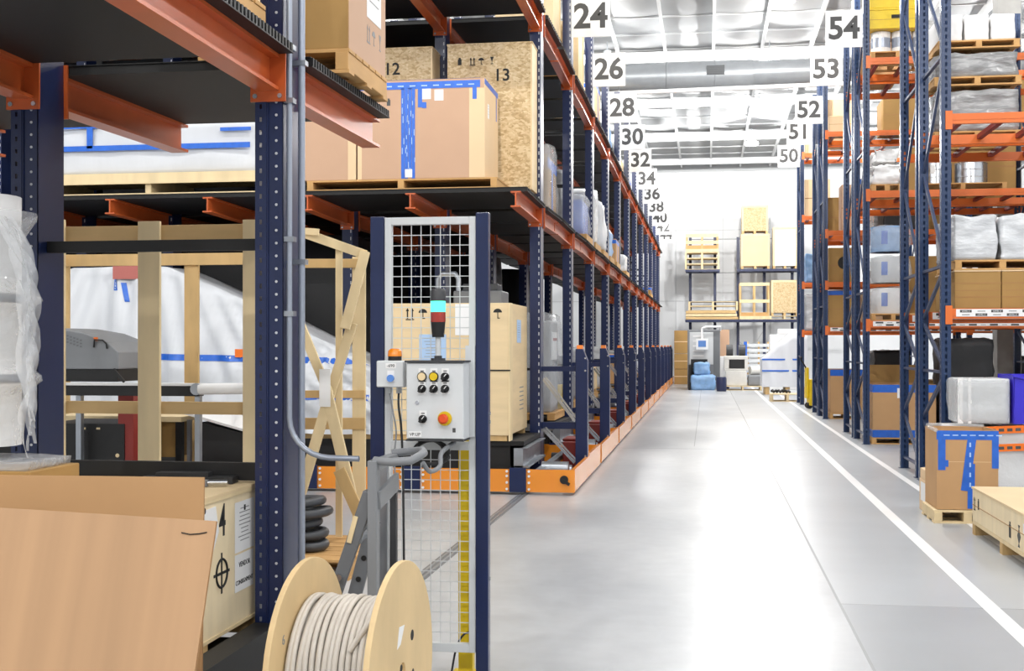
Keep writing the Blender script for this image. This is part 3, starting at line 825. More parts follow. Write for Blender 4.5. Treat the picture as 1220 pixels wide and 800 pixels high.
# small switch box with the amber beacon
s0, s1 = at(448, Y=CYF + 0.05).x, at(481, Y=CYF + 0.05).x
sz0, sz1 = at(465, 462, Y=CYF + 0.05).z, at(465, 430, Y=CYF + 0.05).z
t = thing('switch_box', 'small grey switch box with blue button and amber beacon on top', 'switch', ((s0 + s1) / 2, CYF + 0.05, sz0))
sw, sh = s1 - s0, sz1 - sz0
part('body', MB().box(-sw / 2, sw / 2, 0.01, 0.115, 0, sh), 'cabinet', t, 0.006)
part('cover', MB().box(-sw / 2 + .002, sw / 2 - .002, 0, 0.01, 0.002, sh - 0.002), 'cabinet', t, 0.004)
pl = part('legend_plate', MB().box(-0.02, 0.03, -0.002, 0, sh - 0.036, sh - 0.012), 'paper', t); text('-690', 0.02, pl, (0.005, -0.0026, sh - 0.024), FRONT, 'ink', 'lettering')
part('legend_plate', MB().box(-0.012, 0.022, -0.002, 0, 0.028, sh - 0.046), 'paper', t)
M['bluebtn'] = mat('blue_button', '5c8edc', 0.3)
part('push_button', MB().cyl((0.005, 0, 0.043), (0.005, -0.014, 0.043), 0.017, n=18), 'bluebtn', t)
bx = at(466, Y=CYF + 0.05).x - (s0 + s1) / 2
bk = part('beacon', MB().cyl((bx, 0.07, sh), (bx, 0.07, sh + 0.02), 0.032, n=18), 'black', t)
part('amber_dome', MB().tube([(bx, 0.07, sh + 0.02), (bx, 0.07, sh + 0.045), (bx, 0.07, sh + 0.056)], [0.034, 0.032, 0.02], 18), 'amber', bk, label='amber beacon dome')
for x in (-0.02, 0.025): part('cable_gland', MB().cyl((x, 0.07, 0), (x, 0.07, -0.03), 0.012, n=10), 'ltgrey', t)
# cables at the gate controls
def cable(label, pts, r, m='rubber', name='gate_cable'):
    # smooth polyline
    P = [Vector(p) for p in pts]; out = []
    for i in range(len(P) - 1):
        p0 = P[max(i - 1, 0)]; p1 = P[i]; p2 = P[i + 1]; p3 = P[min(i + 2, len(P) - 1)]
        for k in range(6):
            s = k / 6
            out.append(0.5 * ((2 * p1) + (p2 - p0) * s + (2 * p0 - 5 * p1 + 4 * p2 - p3) * s * s + (3 * p1 - p0 - 3 * p2 + p3) * s ** 3))
    out.append(P[-1])
    return solo(name, MB().tube(out, r, 8), m, label, 'cable')
bx0 = (s0 + s1) / 2
A = lambda px, py, d=5.75: tuple(at(px, py, d=d))
cable('thin grey cable hanging from the left of the small switch box', [(bx0 - 0.02, CYF + 0.12, sz0 - 0.03), A(468, 490), A(472, 515), A(470, 545), A(472, 600, 5.72)], 0.004, 'grey')
cable('black cable hanging from the right of the small switch box', [(bx0 + 0.025, CYF + 0.12, sz0 - 0.03), A(475, 485, 5.74), A(478, 510, 5.74), A(480, 560), A(481, 640, 5.72), A(482, 760, 5.72)], 0.0055)
lc = at(515, 540, Y=5.66)
pts = [(lc.x + 0.08 * math.cos(a * 0.42) - 0.02 * (a // 15), 5.66 + 0.002 * a, lc.z + 0.055 * math.sin(a * 0.42)) for a in range(36)]
cable('black cable coiled in loops under the control cabinet', [(lc.x + 0.03, 5.67, cz0 - 0.018)] + pts, 0.006)
cable('thick grey cable looping below the control cabinet', [(lc.x + 0.10, 5.68, cz0 - 0.018), A(526, 540, 5.66), A(524, 556, 5.6), A(512, 562, 5.55), A(504, 552, 5.5)], 0.011, 'grey')
cable('thin black cable at the bottom behind the mesh gate', [A(536, 815, 5.98), A(543, 775, 5.98), A(552, 757, 5.98), A(561, 754, 5.98)], 0.005)
# yellow guard post behind the mesh
y0_, y1_ = at(546, Y=5.93).x, at(563, Y=5.93).x
t = thing('guard_post', 'flat yellow post standing behind the lower wire mesh', 'post', ((y0_ + y1_) / 2, 5.96, 0))
part('post_body', MB().box((y0_ - y1_) / 2, (y1_ - y0_) / 2, -0.03, 0.03, 0.01, 1.30), 'yellow', t, 0.004)
part('foot_plate', MB().box(-0.07, 0.05, -0.05, 0.07, 0, 0.01), 'yellow', t)

# ================================================================== GREY STAND
def tube2(pts, r, n=12): return MB().tube(pts, r, n)
P1 = at(445, Y=4.98); P2 = at(469, Y=5.32)
p1, p2 = Vector((P1.x, 4.98, 0)), Vector((P2.x, 5.32, 0))
org = Vector(((p1.x + p2.x) / 2, 5.15, 0))
t = thing('steel_stand', 'grey steel A-frame stand with tube handle, behind the cable drum', 'stand', org)
q1, q2 = p1 - org, p2 - org
ztop = at(445, 549, Y=4.98).z; zt2 = at(468, 541, Y=5.32).z
def up(q, z): return (q.x, q.y, z)
part('front_leg', MB().bar(up(q1, 0), up(q1, ztop), 0.05, 0.04, (1, 0, 0)), 'grey', t, 0.003)
part('rear_leg', MB().bar(up(q2, 0), up(q2, zt2 - 0.1), 0.03, 0.03, (1, 0, 0)), 'dark', t, 0.003)
part('rear_leg', MB().bar((q2.x - 0.055, q2.y + 0.05, 0), (q2.x - 0.055, q2.y + 0.05, zt2 - 0.06), 0.035, 0.035, (1, 0, 0)), 'galv', t, 0.003)
part('top_bar', MB().bar(up(q1, ztop - 0.02), up(q2, ztop - 0.02), 0.045, 0.04), 'grey', t, 0.003)
part('gusset', MB().bar((q1.x + 0.02, q1.y, ztop - 0.165), (q2.x + 0.015, q2.y, ztop - 0.12), 0.02, 0.075), 'grey', t, 0.003)
# slanted strut
a0 = at(441, 587, Y=4.98) - org; a1 = at(404, 694, Y=4.99) - org
dirv = (a1 - a0); a2 = a0 + dirv * ((a0.z) / (a0.z - a1.z))
b = MB().bar(a0, a2, 0.03, 0.055, (1, 0, 0.3))
pt = part('strut', b, 'midgrey', t, 0.003)
c = a0 + dirv * 0.42
part('slot_plate', MB().bar(c + Vector((0, -0.018, 0.06)), c + Vector((-0.03, -0.018, -0.05)), 0.004, 0.02, (1, 0, 0)), 'woodlt', pt)
c2 = a0 + dirv * 0.93
part('bolt', MB().cyl((c2.x, c2.y - 0.03, c2.z), (c2.x, c2.y - 0.045, c2.z), 0.015, n=10), 'steel', pt)
b0 = at(446, 620, Y=5.22) - org; b1 = at(420, 720, Y=5.20) - org; dv = b1 - b0; b2 = b0 + dv * (b0.z / (b0.z - b1.z))
s2 = part('strut', MB().bar(b0, b2, 0.02, 0.06, (1, 0, 0.3)), 'midgrey', t, 0.002)
for f in (0.45, 0.7, 0.95, 1.2):
    c = b0 + dv * f; part('bolt_hole', MB().cyl((c.x, c.y - 0.010, c.z), (c.x, c.y - 0.014, c.z), 0.012, n=10), 'black', s2)
part('cross_bar', MB().cyl(a0 + dirv * 0.62, b0 + dv * 0.1, 0.014, n=10), 'grey', t)
# handle of bent tube
hz = ztop + 0.0
H = lambda px, py, Y: tuple(at(px, py, Y=Y) - org)
hp = [H(446, 549, 4.98), H(466, 551, 4.96), H(490, 549, 4.96), H(499, 544, 4.98), H(505, 540, 5.06), H(503, 537, 5.18), H(490, 538, 5.3), H(469, 540, 5.32)]
part('handle', tube2(hp, 0.017), 'grey', t)

# ================================================================== CABLE DRUM
DR, DW = 0.405, 0.335
dc = at(421, Y=4.45)
t = thing('cable_drum', 'plywood cable drum wound with grey-white cable, bottom centre', 'drum', (dc.x, 4.45, DR), math.radians(-3))
def flange(x0, x1, dark):
    n = 56; b = MB(); hr = 0.035
    for x in (x0, x1): pass
    outer0 = [(x0, DR * math.cos(2 * PI * i / n), DR * math.sin(2 * PI * i / n)) for i in range(n)]
    outer1 = [(x1, p[1], p[2]) for p in outer0]
    in0 = [(x0, hr * math.cos(2 * PI * i / n), hr * math.sin(2 * PI * i / n)) for i in range(n)]
    in1 = [(x1, p[1], p[2]) for p in in0]
    fs = []
    for i in range(n):
        j = (i + 1) % n
        fs += [(i, j, n + j, n + i), (2 * n + i, 3 * n + i, 3 * n + j, 2 * n + j), (i, 2 * n + i, 2 * n + j, j), (n + i, n + j, 3 * n + j, 3 * n + i)]
    b.add(outer0 + outer1 + in0 + in1, fs, 0)
    return b
f0 = part('flange', flange(-DW / 2 - 0.022, -DW / 2, 0), 'drum', t, 0.003)
text('6', 0.05, f0, (-DW / 2 + 0.0006, -0.26, 0.16), (PI / 2, 0, PI / 2), 'inkfaint', 'number')
f1 = part('flange', flange(DW / 2, DW / 2 + 0.022, 0), 'drum', t, 0.003)
xo = DW / 2 + 0.0225
for y, z, r in ((0.12, 0.11, 0.02), (0.13, -0.03, 0.012), (0.20, -0.07, 0.022), (-0.02, 0.02, 0.014), (0.08, -0.12, 0.02)):
    part('bolt_hole', MB().cyl((xo - 0.001, y, z), (xo + 0.0005, y, z), r, n=16), 'ink', f1)
part('sticker', MB().prism([(-0.07, 0.10), (-0.045, 0.175), (0.02, 0.17), (-0.03, 0.11)], 'x', xo - 0.001, xo + 0.0008), 'paper', f1)
part('core', MB().cyl((-DW / 2, 0, 0), (DW / 2, 0, 0), 0.2, n=40), 'drum', t)
CR = 0.0108; nw = 15
for layer, (rr, n_) in enumerate(((0.262, nw),)):
    for i in range(n_):
        x = -DW / 2 + 0.012 + (DW - 0.024) * i / (n_ - 1)
        rnd = random.Random(i)
        tl = rnd.uniform(-0.008, 0.008); rr2 = rr + rnd.uniform(-0.004, 0.004) + (0.01 if i > 11 else 0)
        pts = [(x + tl * math.sin(a * 2 * PI / 72) + 0.002 * math.sin(3 * a * 2 * PI / 72 + i), rr2 * math.cos(a * 2 * PI / 72), rr2 * math.sin(a * 2 * PI / 72)) for a in range(72)]
        part('cable_turn', MB().tube(pts, CR, 10, closed=True), 'cable', t)
b = MB().cyl((-DW / 2 + 0.002, 0, 0), (DW / 2 - 0.002, 0, 0), 0.248, n=40); part('under_winding', b, 'cable', t)
pts = []
for a in range(40):
    s = a / 39; ang = 0.75 + 1.9 * s
    pts.append((0.04 + 0.11 * math.sin(PI * s) + 0.03 * s, (0.275 + 0.035 * math.sin(PI * s)) * math.cos(ang), (0.275 + 0.035 * math.sin(PI * s)) * math.sin(ang)))
part('loose_turn', MB().tube(pts, CR, 10), 'cable', t)
# ================================================================== OPEN AISLE BEHIND THE NEAREST RACK
# crate skeleton A
YA0, YA1 = 7.85, 10.6
xl_, xr_ = at(70, Y=YA0).x, at(312, Y=YA0).x
ox = (xl_ + xr_) / 2
t = thing('crate_frame', 'open pine crate frame seen between the two dark blue uprights', 'crate frame', (ox, (YA0 + YA1) / 2, 0))
yy = lambda y: y - (YA0 + YA1) / 2
def fx(px, Y): return at(px, Y=Y).x - ox
def fz(py, px, Y): return at(px, py, Y=Y).z
zt = fz(262, 300, YA0)
TH = 0.03
for a, b_, nm in ((164, 190, 0), (289, 312, 0), (60, 76, 0)):
    part('post', MB().box(fx(a, YA0), fx(b_, YA0), yy(YA0), yy(YA0) + TH, 0, fz(262 if a != 164 else 264, a, YA0)), 'woodlt', t, 0.003)
for a, b_ in ((268, 290), (479, 494)):
    part('rail', MB().box(fx(70, YA0), fx(290, YA0), yy(YA0) + TH, yy(YA0) + 2 * TH, fz(b_, 190, YA0), fz(a, 190, YA0)), 'woodx', t, 0.003)
for a, b_ in ((70, 84), (221, 238), (296, 312)):
    part('post', MB().box(fx(a, YA1), fx(b_, YA1), yy(YA1) - TH, yy(YA1), 0, fz(304, a, YA1)), 'wood', t, 0.003)
part('rail', MB().box(fx(68, YA1), fx(314, YA1), yy(YA1) - 2 * TH, yy(YA1) - TH, fz(317, 190, YA1), fz(303, 190, YA1)), 'wood', t, 0.003)
for px0, px1 in ((76, 76), (311, 311)):
    part('side_rail', MB().bar((fx(px0, YA0), yy(YA0) + 2 * TH, zt - 0.08), (fx(px1, YA1) , yy(YA1) - 2 * TH, fz(310, px1, YA1)), 0.025, 0.09), 'woodx', t)
part('bottom_rail', MB().box(fx(60, YA0), fx(312, YA0), yy(YA0) + TH, yy(YA0) + 2 * TH, 0, 0.12), 'woodx', t)
part('bottom_rail', MB().box(fx(60, YA1), fx(312, YA1), yy(YA1) - 2 * TH, yy(YA1) - TH, 0, 0.12), 'woodx', t)

# machines in the middle of the open aisle
YM = 9.2
o = at(104, 452, Y=YM)
t = thing('machine', 'grey machine hood with perforated cover and black handle behind the crate frame', 'machine', (o.x, YM, 0))
g = lambda px, py: (at(px, py, Y=YM).x - o.x, at(px, py, Y=YM).z)
x0, z0 = g(66, 440); x1, z1 = g(141, 414)
zb_, zt_ = g(100, 440)[1], g(70, 391)[1]
pr = [(x0 - 0.1, zb_), (x1, zb_), (x1, g(140, 420)[1]), (g(128, 414)[0], g(128, 408)[1]), (g(100, 398)[0], g(100, 397)[1]), (x0, zt_), (x0 - 0.1, zt_)]
part('hood', MB().prism(pr, 'y', 0, 0.7), 'grey', t, 0.008)
b = MB()
for i in range(7):
    for j in range(3):
        xx = x0 + 0.04 + i * 0.028; zz = zt_ - 0.05 - j * 0.025 - i * 0.009
        b.box(xx, xx + 0.014, -0.003, 0, zz, zz + 0.012)
part('vent_holes', b, 'midgrey', t)
part('lower_body', MB().box(x0 - 0.1, x1 - 0.01, 0.01, 0.68, g(100, 455)[1], zb_ - 0.001), 'black', t, 0.004)
hx, hz_ = g(121, 405)
part('handle', tube2([(hx - 0.06, -0.01, hz_ - 0.06), (hx - 0.05, -0.02, hz_), (hx + 0.02, -0.02, hz_ - 0.005), (hx + 0.05, -0.02, hz_ - 0.03), (hx + 0.05, -0.01, hz_ - 0.07)], 0.007), 'black', t)
part('latch', MB().box(hx - 0.06, hx - 0.03, -0.012, 0, hz_ - 0.01, hz_ + 0.02), 'otape', t)
part('lever', MB().bar((x1 - 0.03, -0.02, zb_), (x1 + 0.06, -0.02, zb_ - 0.10), 0.015, 0.02), 'black', t)
part('cabinet', MB().box(x0 - 0.1, x1 + 0.05, 0.0, 0.66, 0, g(100, 505)[1]), 'black', t, 0.004)
part('column', MB().box(g(140, 500)[0], g(158, 500)[0], 0.01, 0.2, 0, g(140, 462)[1]), 'red', t)
b = MB()
for px in (98, 115): 
    q = g(px, 512); b.box(q[0], q[0] + 0.03, -0.004, 0, q[1], q[1] + 0.015)
b.cyl((g(140, 543)[0], -0.004, g(140, 543)[1]), (g(140, 543)[0], 0.0, g(140, 543)[1]), 0.016, n=10)
part('fittings', b, 'woodlt', t)

YB = 9.05
t = thing('roller_conveyor', 'flat conveyor bed with a white end roller behind the crate frame', 'conveyor', (at(190, Y=YB).x, YB, 0))
oxb = at(190, Y=YB).x
gb = lambda px, py: (at(px, py, Y=YB).x - oxb, at(px, py, Y=YB).z)
zt_ = gb(150, 457)[1]
part('bed', MB().box(gb(60, 460)[0], gb(240, 460)[0], 0.0, 0.12, zt_ - 0.018, zt_), 'white', t)
part('side_frame', MB().box(gb(60, 460)[0], gb(236, 460)[0], 0.01, 0.11, gb(150, 472)[1], zt_ - 0.018), 'black', t)
part('end_roller', MB().cyl((gb(236, 465)[0], 0.02, gb(236, 464)[1]), (gb(330, 465)[0], 0.05, gb(330, 463)[1]), 0.043, n=16), 'white', t)
part('end_plate', MB().cyl((gb(238, 464)[0] - .03, -0.005, gb(238, 464)[1]), (gb(238, 464)[0] - 0.03, 0.015, gb(238, 464)[1]), 0.046, n=16), 'galv', t)
for px in (88, 230): part('support_leg', MB().box(gb(px, 465)[0], gb(px + 6, 465)[0], 0.03, 0.08, 0, gb(px, 472)[1]), 'galv', t)
t = thing('work_table', 'low worktop with a white board edge under the conveyor', 'table', (at(150, Y=9.9).x, 9.9, 0))
oxw = at(150, Y=9.9).x
gw = lambda px, py: (at(px, py, Y=9.9).x - oxw, at(px, py, Y=9.9).z)
part('top', MB().box(gw(60, 500)[0], gw(216, 500)[0], 0, 0.4, gw(100, 502)[1], gw(100, 496)[1]), 'woodlt', t)
part('side_panel', MB().box(gw(152, 500)[0], gw(206, 500)[0], 0.05, 0.35, gw(100, 544)[1], gw(100, 502)[1]), 'carddk', t)
part('leg', MB().box(gw(209, 500)[0], gw(216, 500)[0], 0.0, 0.06, 0, gw(100, 502)[1]), 'black', t)
part('leg', MB().box(gw(218, 500)[0] , gw(222, 500)[0], 0.08, 0.12, 0, gw(100, 500)[1]), 'galv', t)
part('leg', MB().box(gw(66, 500)[0], gw(72, 500)[0], 0.0, 0.06, 0, gw(100, 502)[1]), 'black', t)
t = thing('drawing_board', 'white sloping board over a black box, right of the worktop', 'board', (at(270, Y=9.8).x, 9.8, 0))
oxd = at(270, Y=9.8).x
gd = lambda px, py: (at(px, py, Y=9.8).x - oxd, at(px, py, Y=9.8).z)
a0, a1 = gd(216, 493), gd(330, 526)
part('board_sheet', MB().prism([(a0[0], a0[1]), (a1[0], a1[1]), (a1[0], a1[1] + 0.02), (a0[0], a0[1] + 0.02)], 'y', 0, 0.7), 'white', t)
part('box', MB().prism([(gd(238, 0)[0], 0), (a1[0], 0), (a1[0], a1[1] - 0.01), (gd(238, 0)[0], gd(238, 502)[1] - 0.01)], 'y', 0.02, 0.7), 'black', t)

# crate skeleton B: leaning pine frame on a pallet
t0 = at(400, 648, d=8.9)
pallet('pallet', 'wooden pallet on the floor beside the bundle of black hose', 1.15, 1.1, (-2.98, 8.75, 0), 0, True, 0.14)
YF = 9.42
ox = at(400, Y=YF).x
t = thing('crate_frame', 'broken pine crate frame with crossed slats, left of the mesh gate', 'crate frame', (ox, YF, 0))
q = lambda px, py, Y=YF: Vector((at(px, py, Y=Y).x - ox, Y - YF, at(px, py, Y=Y).z))
def slat(name, a, b_, w=0.09, th=0.025, m='woodlt', up=(0, 1, 0)):
    part(name, MB().bar(a, b_, th, w, (1, 0, 0) if abs(a.z - b_.z) > abs(a.x - b_.x) else (0, 0, 1), 0) if False else
         MB().bar(a, b_, w, th, up), m, t, 0.002)
slat('post', Vector((q(427, 400).x, 0.02, 0.0)), Vector((q(427, 300).x, 0.02, q(427, 306).z)), 0.105)
slat('rail', q(340, 314), q(432, 314), 0.07, m='wood')
slat('post', q(404, 292, 9.1), q(404, 640, 9.1), 0.05)
slat('top_rail', q(340, 270, 8.9), q(436, 304, 9.15), 0.07)
slat('top_rail', q(352, 275, 8.95), q(380, 277, 8.95), 0.05)
slat('diagonal_slat', q(435, 300, 9.12), q(411, 392, 9.0), 0.075)
slat('diagonal_slat', q(420, 385, 9.05), q(384, 500, 9.05), 0.075)
slat('diagonal_slat', q(357, 385, 9.0), q(392, 470, 9.0), 0.07)
slat('diagonal_slat', q(388, 462, 8.97), q(418, 588, 8.95), 0.085, m='woodlt')
slat('diagonal_slat', q(393, 470, 8.98), q(352, 610, 8.9), 0.08)
slat('rail', q(340, 470), q(435, 470), 0.06, m='wood')
slat('rail', q(340, 505), q(435, 505), 0.09, m='wood')
slat('diagonal_slat', q(404, 560, 8.9), q(440, 640, 8.86), 0.09, m='wood')
part('paper_label', MB().bar(q(387, 440, 8.94), q(387, 485, 8.94), 0.085, 0.002, (0, 1, 0)), 'paper', t)
# bundle of hoses on the pallet
hc = at(376, 622, d=8.75)
for i in range(5):
    rr = 0.125 + 0.015 * (i % 2)
    pts = [(rr * 1.25 * math.cos(a * PI / 18), rr * math.sin(a * PI / 18), 0.006 * math.sin(a * PI / 9 + i)) for a in range(36)]
    solo('coiled_hose', MB().tube(pts, 0.033, 10, closed=True), 'hose',
         ['bottom ring', 'second ring from the bottom', 'middle ring', 'fourth ring from the bottom', 'top ring'][i] + ' of the black hose bundle on the floor pallet', 'hose',
         (-2.84 - 0.03 * (i % 3), 8.55 + 0.02 * i, 0.185 + 0.074 * i), 0.3 * i, 'coiled black hoses on the pallet')
# ================================================================== GOODS ON THE FRONT MOBILE RACK (sign 22 position)
D0 = 0.563; D1 = 3.312; FY = RY(0) - HD     # low deck, middle deck, front edge
# big crate on the low deck, right
t = thing('wooden_crate', 'tall pale plywood crate on the base of the front mobile rack, behind the gate', 'crate', (-2.80, FY + 0.86, D0))
part('panel', MB().box(-0.68, 0.68, -0.74, 0.66, 0.06, 1.50), 'plyh', t, 0.004)
part('corner_board', MB().box(0.68, 0.695, -0.745, -0.55, 0.0, 1.5), 'woodlt', t)
for y in (-0.66, 0.58): part('skid', MB().box(-0.68, 0.66, y - 0.06, y + 0.06, 0, 0.06), 'wood', t)
marks_up(t, 0.38, 1.33, 0.12, FRONT, -0.741); marks_up(t, -0.45, 1.33, 0.12, FRONT, -0.741)
paper(t, 0.30, 0.32, (-0.16, -0.741, 1.0), FRONT, 'paperblue', 7)
paper(t, 0.22, 0.34, (0.20, -0.741, 1.32), FRONT, 'paper', 0)
part('red_label', MB().box(0.36, 0.42, -0.7425, -0.741, 1.06, 1.13).box(0.36, 0.42, -0.7425, -0.741, 1.2, 1.27), 'red', t)
part('strap', MB().box(-0.685, 0.70, -0.748, -0.743, 0.76, 0.775), 'black', t)
p = paper(t, 0.3, 0.26, (0.6815, 0.0, 1.2), RIGHT, 'paperblue', 7, seed=3)
b = MB()
for i in range(6): b.box(0.681, 0.6825, 0.05, 0.35, 0.30 + i * 0.05, 0.312 + i * 0.05)
part('print', b, 'inkfaint', t)
t = thing('gearbox', 'grey machine unit on top of the tall plywood crate', 'machine', (-2.55, FY + 0.9, D0 + 1.501))
part('housing', MB().box(-0.3, 0.26, -0.2, 0.3, 0, 0.16), 'midgrey', t, 0.015); part('cover', MB().box(-0.2, 0.2, -0.15, 0.2, 0.16, 0.24), 'dark', t, 0.01)
part('pipe_bow', MB().tube([(-0.5, -0.1, 0.0), (-0.5, -0.1, 0.3), (-0.45, -0.1, 0.36), (-0.3, -0.1, 0.36), (-0.26, -0.1, 0.3), (-0.26, -0.1, 0.1)], 0.03, 10), 'galv', t)
# tarp-covered machine, left part of the low deck
def tarp_h(x):      # outline of what the sheet hides, x in world
    P = [(-7.7, 2.35), (-7.25, 2.5), (-7.0, 2.5), (-6.55, 2.52), (-6.1, 2.50), (-5.2, 2.12), (-4.4, 1.72), (-3.80, 1.45), (-3.62, 1.3), (-3.55, 0.62)]
    for (a, h0), (b_, h1) in zip(P, P[1:]):
        if a <= x <= b_: return h0 + (h1 - h0) * (x - a) / (b_ - a)
    return 0.62
TY0, TY1 = FY + 0.05, FY + 1.35
def tarp_fn(u, v):
    x = -7.65 + 4.1 * u
    h = tarp_h(x)
    z0 = D0 + 0.06
    # v runs over the front, the top and the back
    apex = max(0.0, 1 - abs(x + 6.6) / 2.6)
    fold = 0.05 * math.sin((x + 6.55) * 9 / (0.35 + v)) if v < 0.4 else 0
    if v < 0.4:
        s = v / 0.4; z = z0 + (h - z0) * s
        y = TY0 + 0.22 * s * s + 0.09 * math.sin((x * 7.0 + 3.5 * (1 - s) * (x + 6.5))) * (1 - 0.6 * s) + 0.035 * math.sin((x + 6.6) * 17 / (1.25 - 0.6 * s)) + 0.03 * noise.noise(Vector((x * 5, 0, z * 4)))
    elif v < 0.6:
        s = (v - 0.4) / 0.2; z = h + 0.03 * noise.noise(Vector((x * 3, s * 3, 1.0))); y = TY0 + 0.22 + (TY1 - TY0 - 0.44) * s
    else:
        s = 1 - (v - 0.6) / 0.4; z = z0 + (h - z0) * s; y = TY1 - 0.22 * s * s
    return (x, max(y, TY0 - 0.02), max(z, z0))
t = thing('tarp_covered_machine', 'large sloping machine under white sheeting on the front rack base, left of the gate', 'covered machine', (0, 0, 0))
tc = part('sheeting', MB().grid(tarp_fn, 90, 50), 'tarp', t)
part('skid', MB().box(-7.55, -3.6, TY0 + 0.15, TY0 + 0.28, D0, D0 + 0.1).box(-7.55, -3.6, TY1 - 0.28, TY1 - 0.15, D0, D0 + 0.1), 'wood', t)
def on_tarp(x, z, off=0.006):
    h = tarp_h(x); z0 = D0 + 0.06; s = min(1, max(0, (z - z0) / (h - z0)))
    p = tarp_fn((x + 7.65) / 4.1, 0.4 * s * 0.9999)
    return Vector((p[0], p[1] - off, p[2]))
def tarp_strip(x0, x1, zf, w, m, name):
    n = 60; vs = []; fs = []
    for i in range(n + 1):
        x = x0 + (x1 - x0) * i / n; z = zf(x)
        vs += [on_tarp(x, z - w / 2), on_tarp(x, z + w / 2)]
    for i in range(n): fs.append((2 * i, 2 * i + 2, 2 * i + 3, 2 * i + 1))
    b = MB(); b.add(vs, fs, 0, True); return part(name, b, m, t)
tarp_strip(-6.75, -3.68, lambda x: 1.47 - 0.02 * (x + 6), 0.07, 'tape', 'blue_tape')
tarp_strip(-5.0, -3.66, lambda x: 1.05 - 0.02 * (x + 5), 0.07, 'tape', 'blue_tape')
for x, z in ((-6.76, 2.45), (-6.62, 2.32)):
    n = 6; b = MB(); vs = []; fs = []
    for i in range(n + 1):
        zz = z - 0.22 * i / n; vs += [on_tarp(x + 0.01 * i, zz), on_tarp(x + 0.055 + 0.01 * i, zz)]
    for i in range(n): fs.append((2 * i, 2 * i + 1, 2 * i + 3, 2 * i + 2))
    b.add(vs, fs); part('blue_tape', b, 'tape', t)
c = on_tarp(-5.15, 1.5, 0.03); part('orange_label', MB().box(c.x - 0.07, c.x + 0.07, c.y - 0.004, c.y, c.z - 0.03, c.z + 0.06), 'otape', t)
M['pink'] = mat('dull_pink_card', 'b56a62', 0.7)
c = at(150, 324, Y=TY0 + 0.1); part('pink_label', MB().box(c.x - 0.17, c.x + 0.17, TY0 + 0.12, TY0 + 0.126, 2.36, 2.52), 'pink', t)
# things hung in the dark behind (a white frame and lever seen over the sheet)
# white wrapped long loads on the middle deck
def wrapped_long(x0, x1, y0, y1, z0, h, label, seed, tapes):
    t = thing('wrapped_load', label, 'wrapped load', ((x0 + x1) / 2, (y0 + y1) / 2, z0))
    w = x1 - x0; dd = y1 - y0
    part('sheeting', MB().lumpy(-w / 2, w / 2, -dd / 2, dd / 2, 0, h, 0.03, seed, 12, 0.07, 2.0), 'tarp', t)
    for bx in tapes: part('blue_tape', MB().box(*bx), 'tape', t)
    return t
xL, xR = -7.55, at(311, Y=FY + 0.2).x
pz = D1
b = MB()
zpt = at(200, 205 + 12, Y=FY).z
pallet('pallet', 'long pine skid under the white load with blue tape, upper left', xR - xL + 0.1, 1.2, ((xL + xR) / 2, FY + 0.70, pz), 0, True, 0.24, 'woodlt')
LSK = [o for o in bpy.data.objects if o.get('label', '').startswith('long pine skid')][0]
part('front_bearer', MB().box(-(xR - xL) / 2 - 0.05, (xR - xL) / 2 + 0.05, -0.64, -0.602, 0.12, 0.24), 'woodlt', LSK)
wt = wrapped_long(xL, xR, FY + 0.14, FY + 1.26, pz + 0.24, 0.60, 'long white sheeted load with blue tape on the middle shelf, upper left', 5,
             [(-1.2, 1.20, -0.588, -0.575, 0.27, 0.33), (-0.75, -0.68, -0.588, -0.575, 0.30, 0.60), (-1.2, -0.6, -0.586, -0.573, 0.53, 0.57), (0.85, 1.21, -0.586, -0.573, 0.46, 0.50)])
# big cartons
def big_carton(px0, px1, pyt, Y, depth, label, m, zb, tapes=None):
    x0, x1 = at(px0, Y=Y).x, at(px1, Y=Y).x; zt = at(px0, pyt, Y=Y).z
    return carton('cardboard_carton', label, x1 - x0, depth, zt - zb, ((x0 + x1) / 2, Y + depth / 2, zb), 0, m), x1 - x0, zt - zb
pallet('pallet', 'wooden pallet under the two big tan cartons on the middle shelf', 2.15, 0.95, (-3.32, FY + 0.60, D1), 0, True, 0.12)
CB = D1 + 0.121; YC = FY + 0.14
ca, wa, ha = big_carton(352, 424, 146, YC, 0.9, 'plain tan carton left of the big taped carton on the middle shelf', 'cardlt', CB)
part('corner_strip', MB().box(wa / 2 - 0.09, wa / 2 + 0.002, -0.4525, -0.45, 0.002, ha - 0.002), 'cardside', ca)
cb, wb, hb = big_carton(426, 577, 98, YC, 0.9, 'big tan carton closed with vertical blue tape on the middle shelf', 'cardlt', CB)
x_, z_ = lambda px: at(px, Y=YC).x - cb.location.x, lambda py: max(0.003, at(500, py, Y=YC).z - CB)
b = MB()
b.box(x_(428), x_(572), -0.4535, -0.45, z_(106), z_(97.5)); b.box(x_(428), x_(572), -0.45, 0.2, hb + 0.0055, hb + 0.0065)
part('blue_tape', b, 'tape', cb)
rnd = random.Random(7)
bl = MB()
for i in range(4):
    a = 478 + i * 4.2; part('blue_tape', MB().box(x_(a), x_(a + 3.9), -0.4535 - 0.0004 * (i % 2), -0.45, z_(216 - rnd.uniform(0, 8)), z_(105)), 'tape', cb)
for i in range(26):
    px = 478 + rnd.uniform(0, 16); py = rnd.uniform(108, 205); bl.box(x_(px), x_(px + 0.8), -0.4548, -0.4538, z_(py + rnd.uniform(4, 9)), z_(py))
for i in range(10):
    px = 432 + i * 14; bl.box(x_(px), x_(px + 7), -0.4548, -0.4536, z_(103), z_(101.6))
part('tape_print', bl, 'tapelt', cb)
part('blue_tape', MB().box(x_(498), x_(503), -0.4536, -0.45, z_(128), z_(105)).box(x_(503), x_(508), -0.4536, -0.45, z_(129), z_(122)), 'tape', cb)
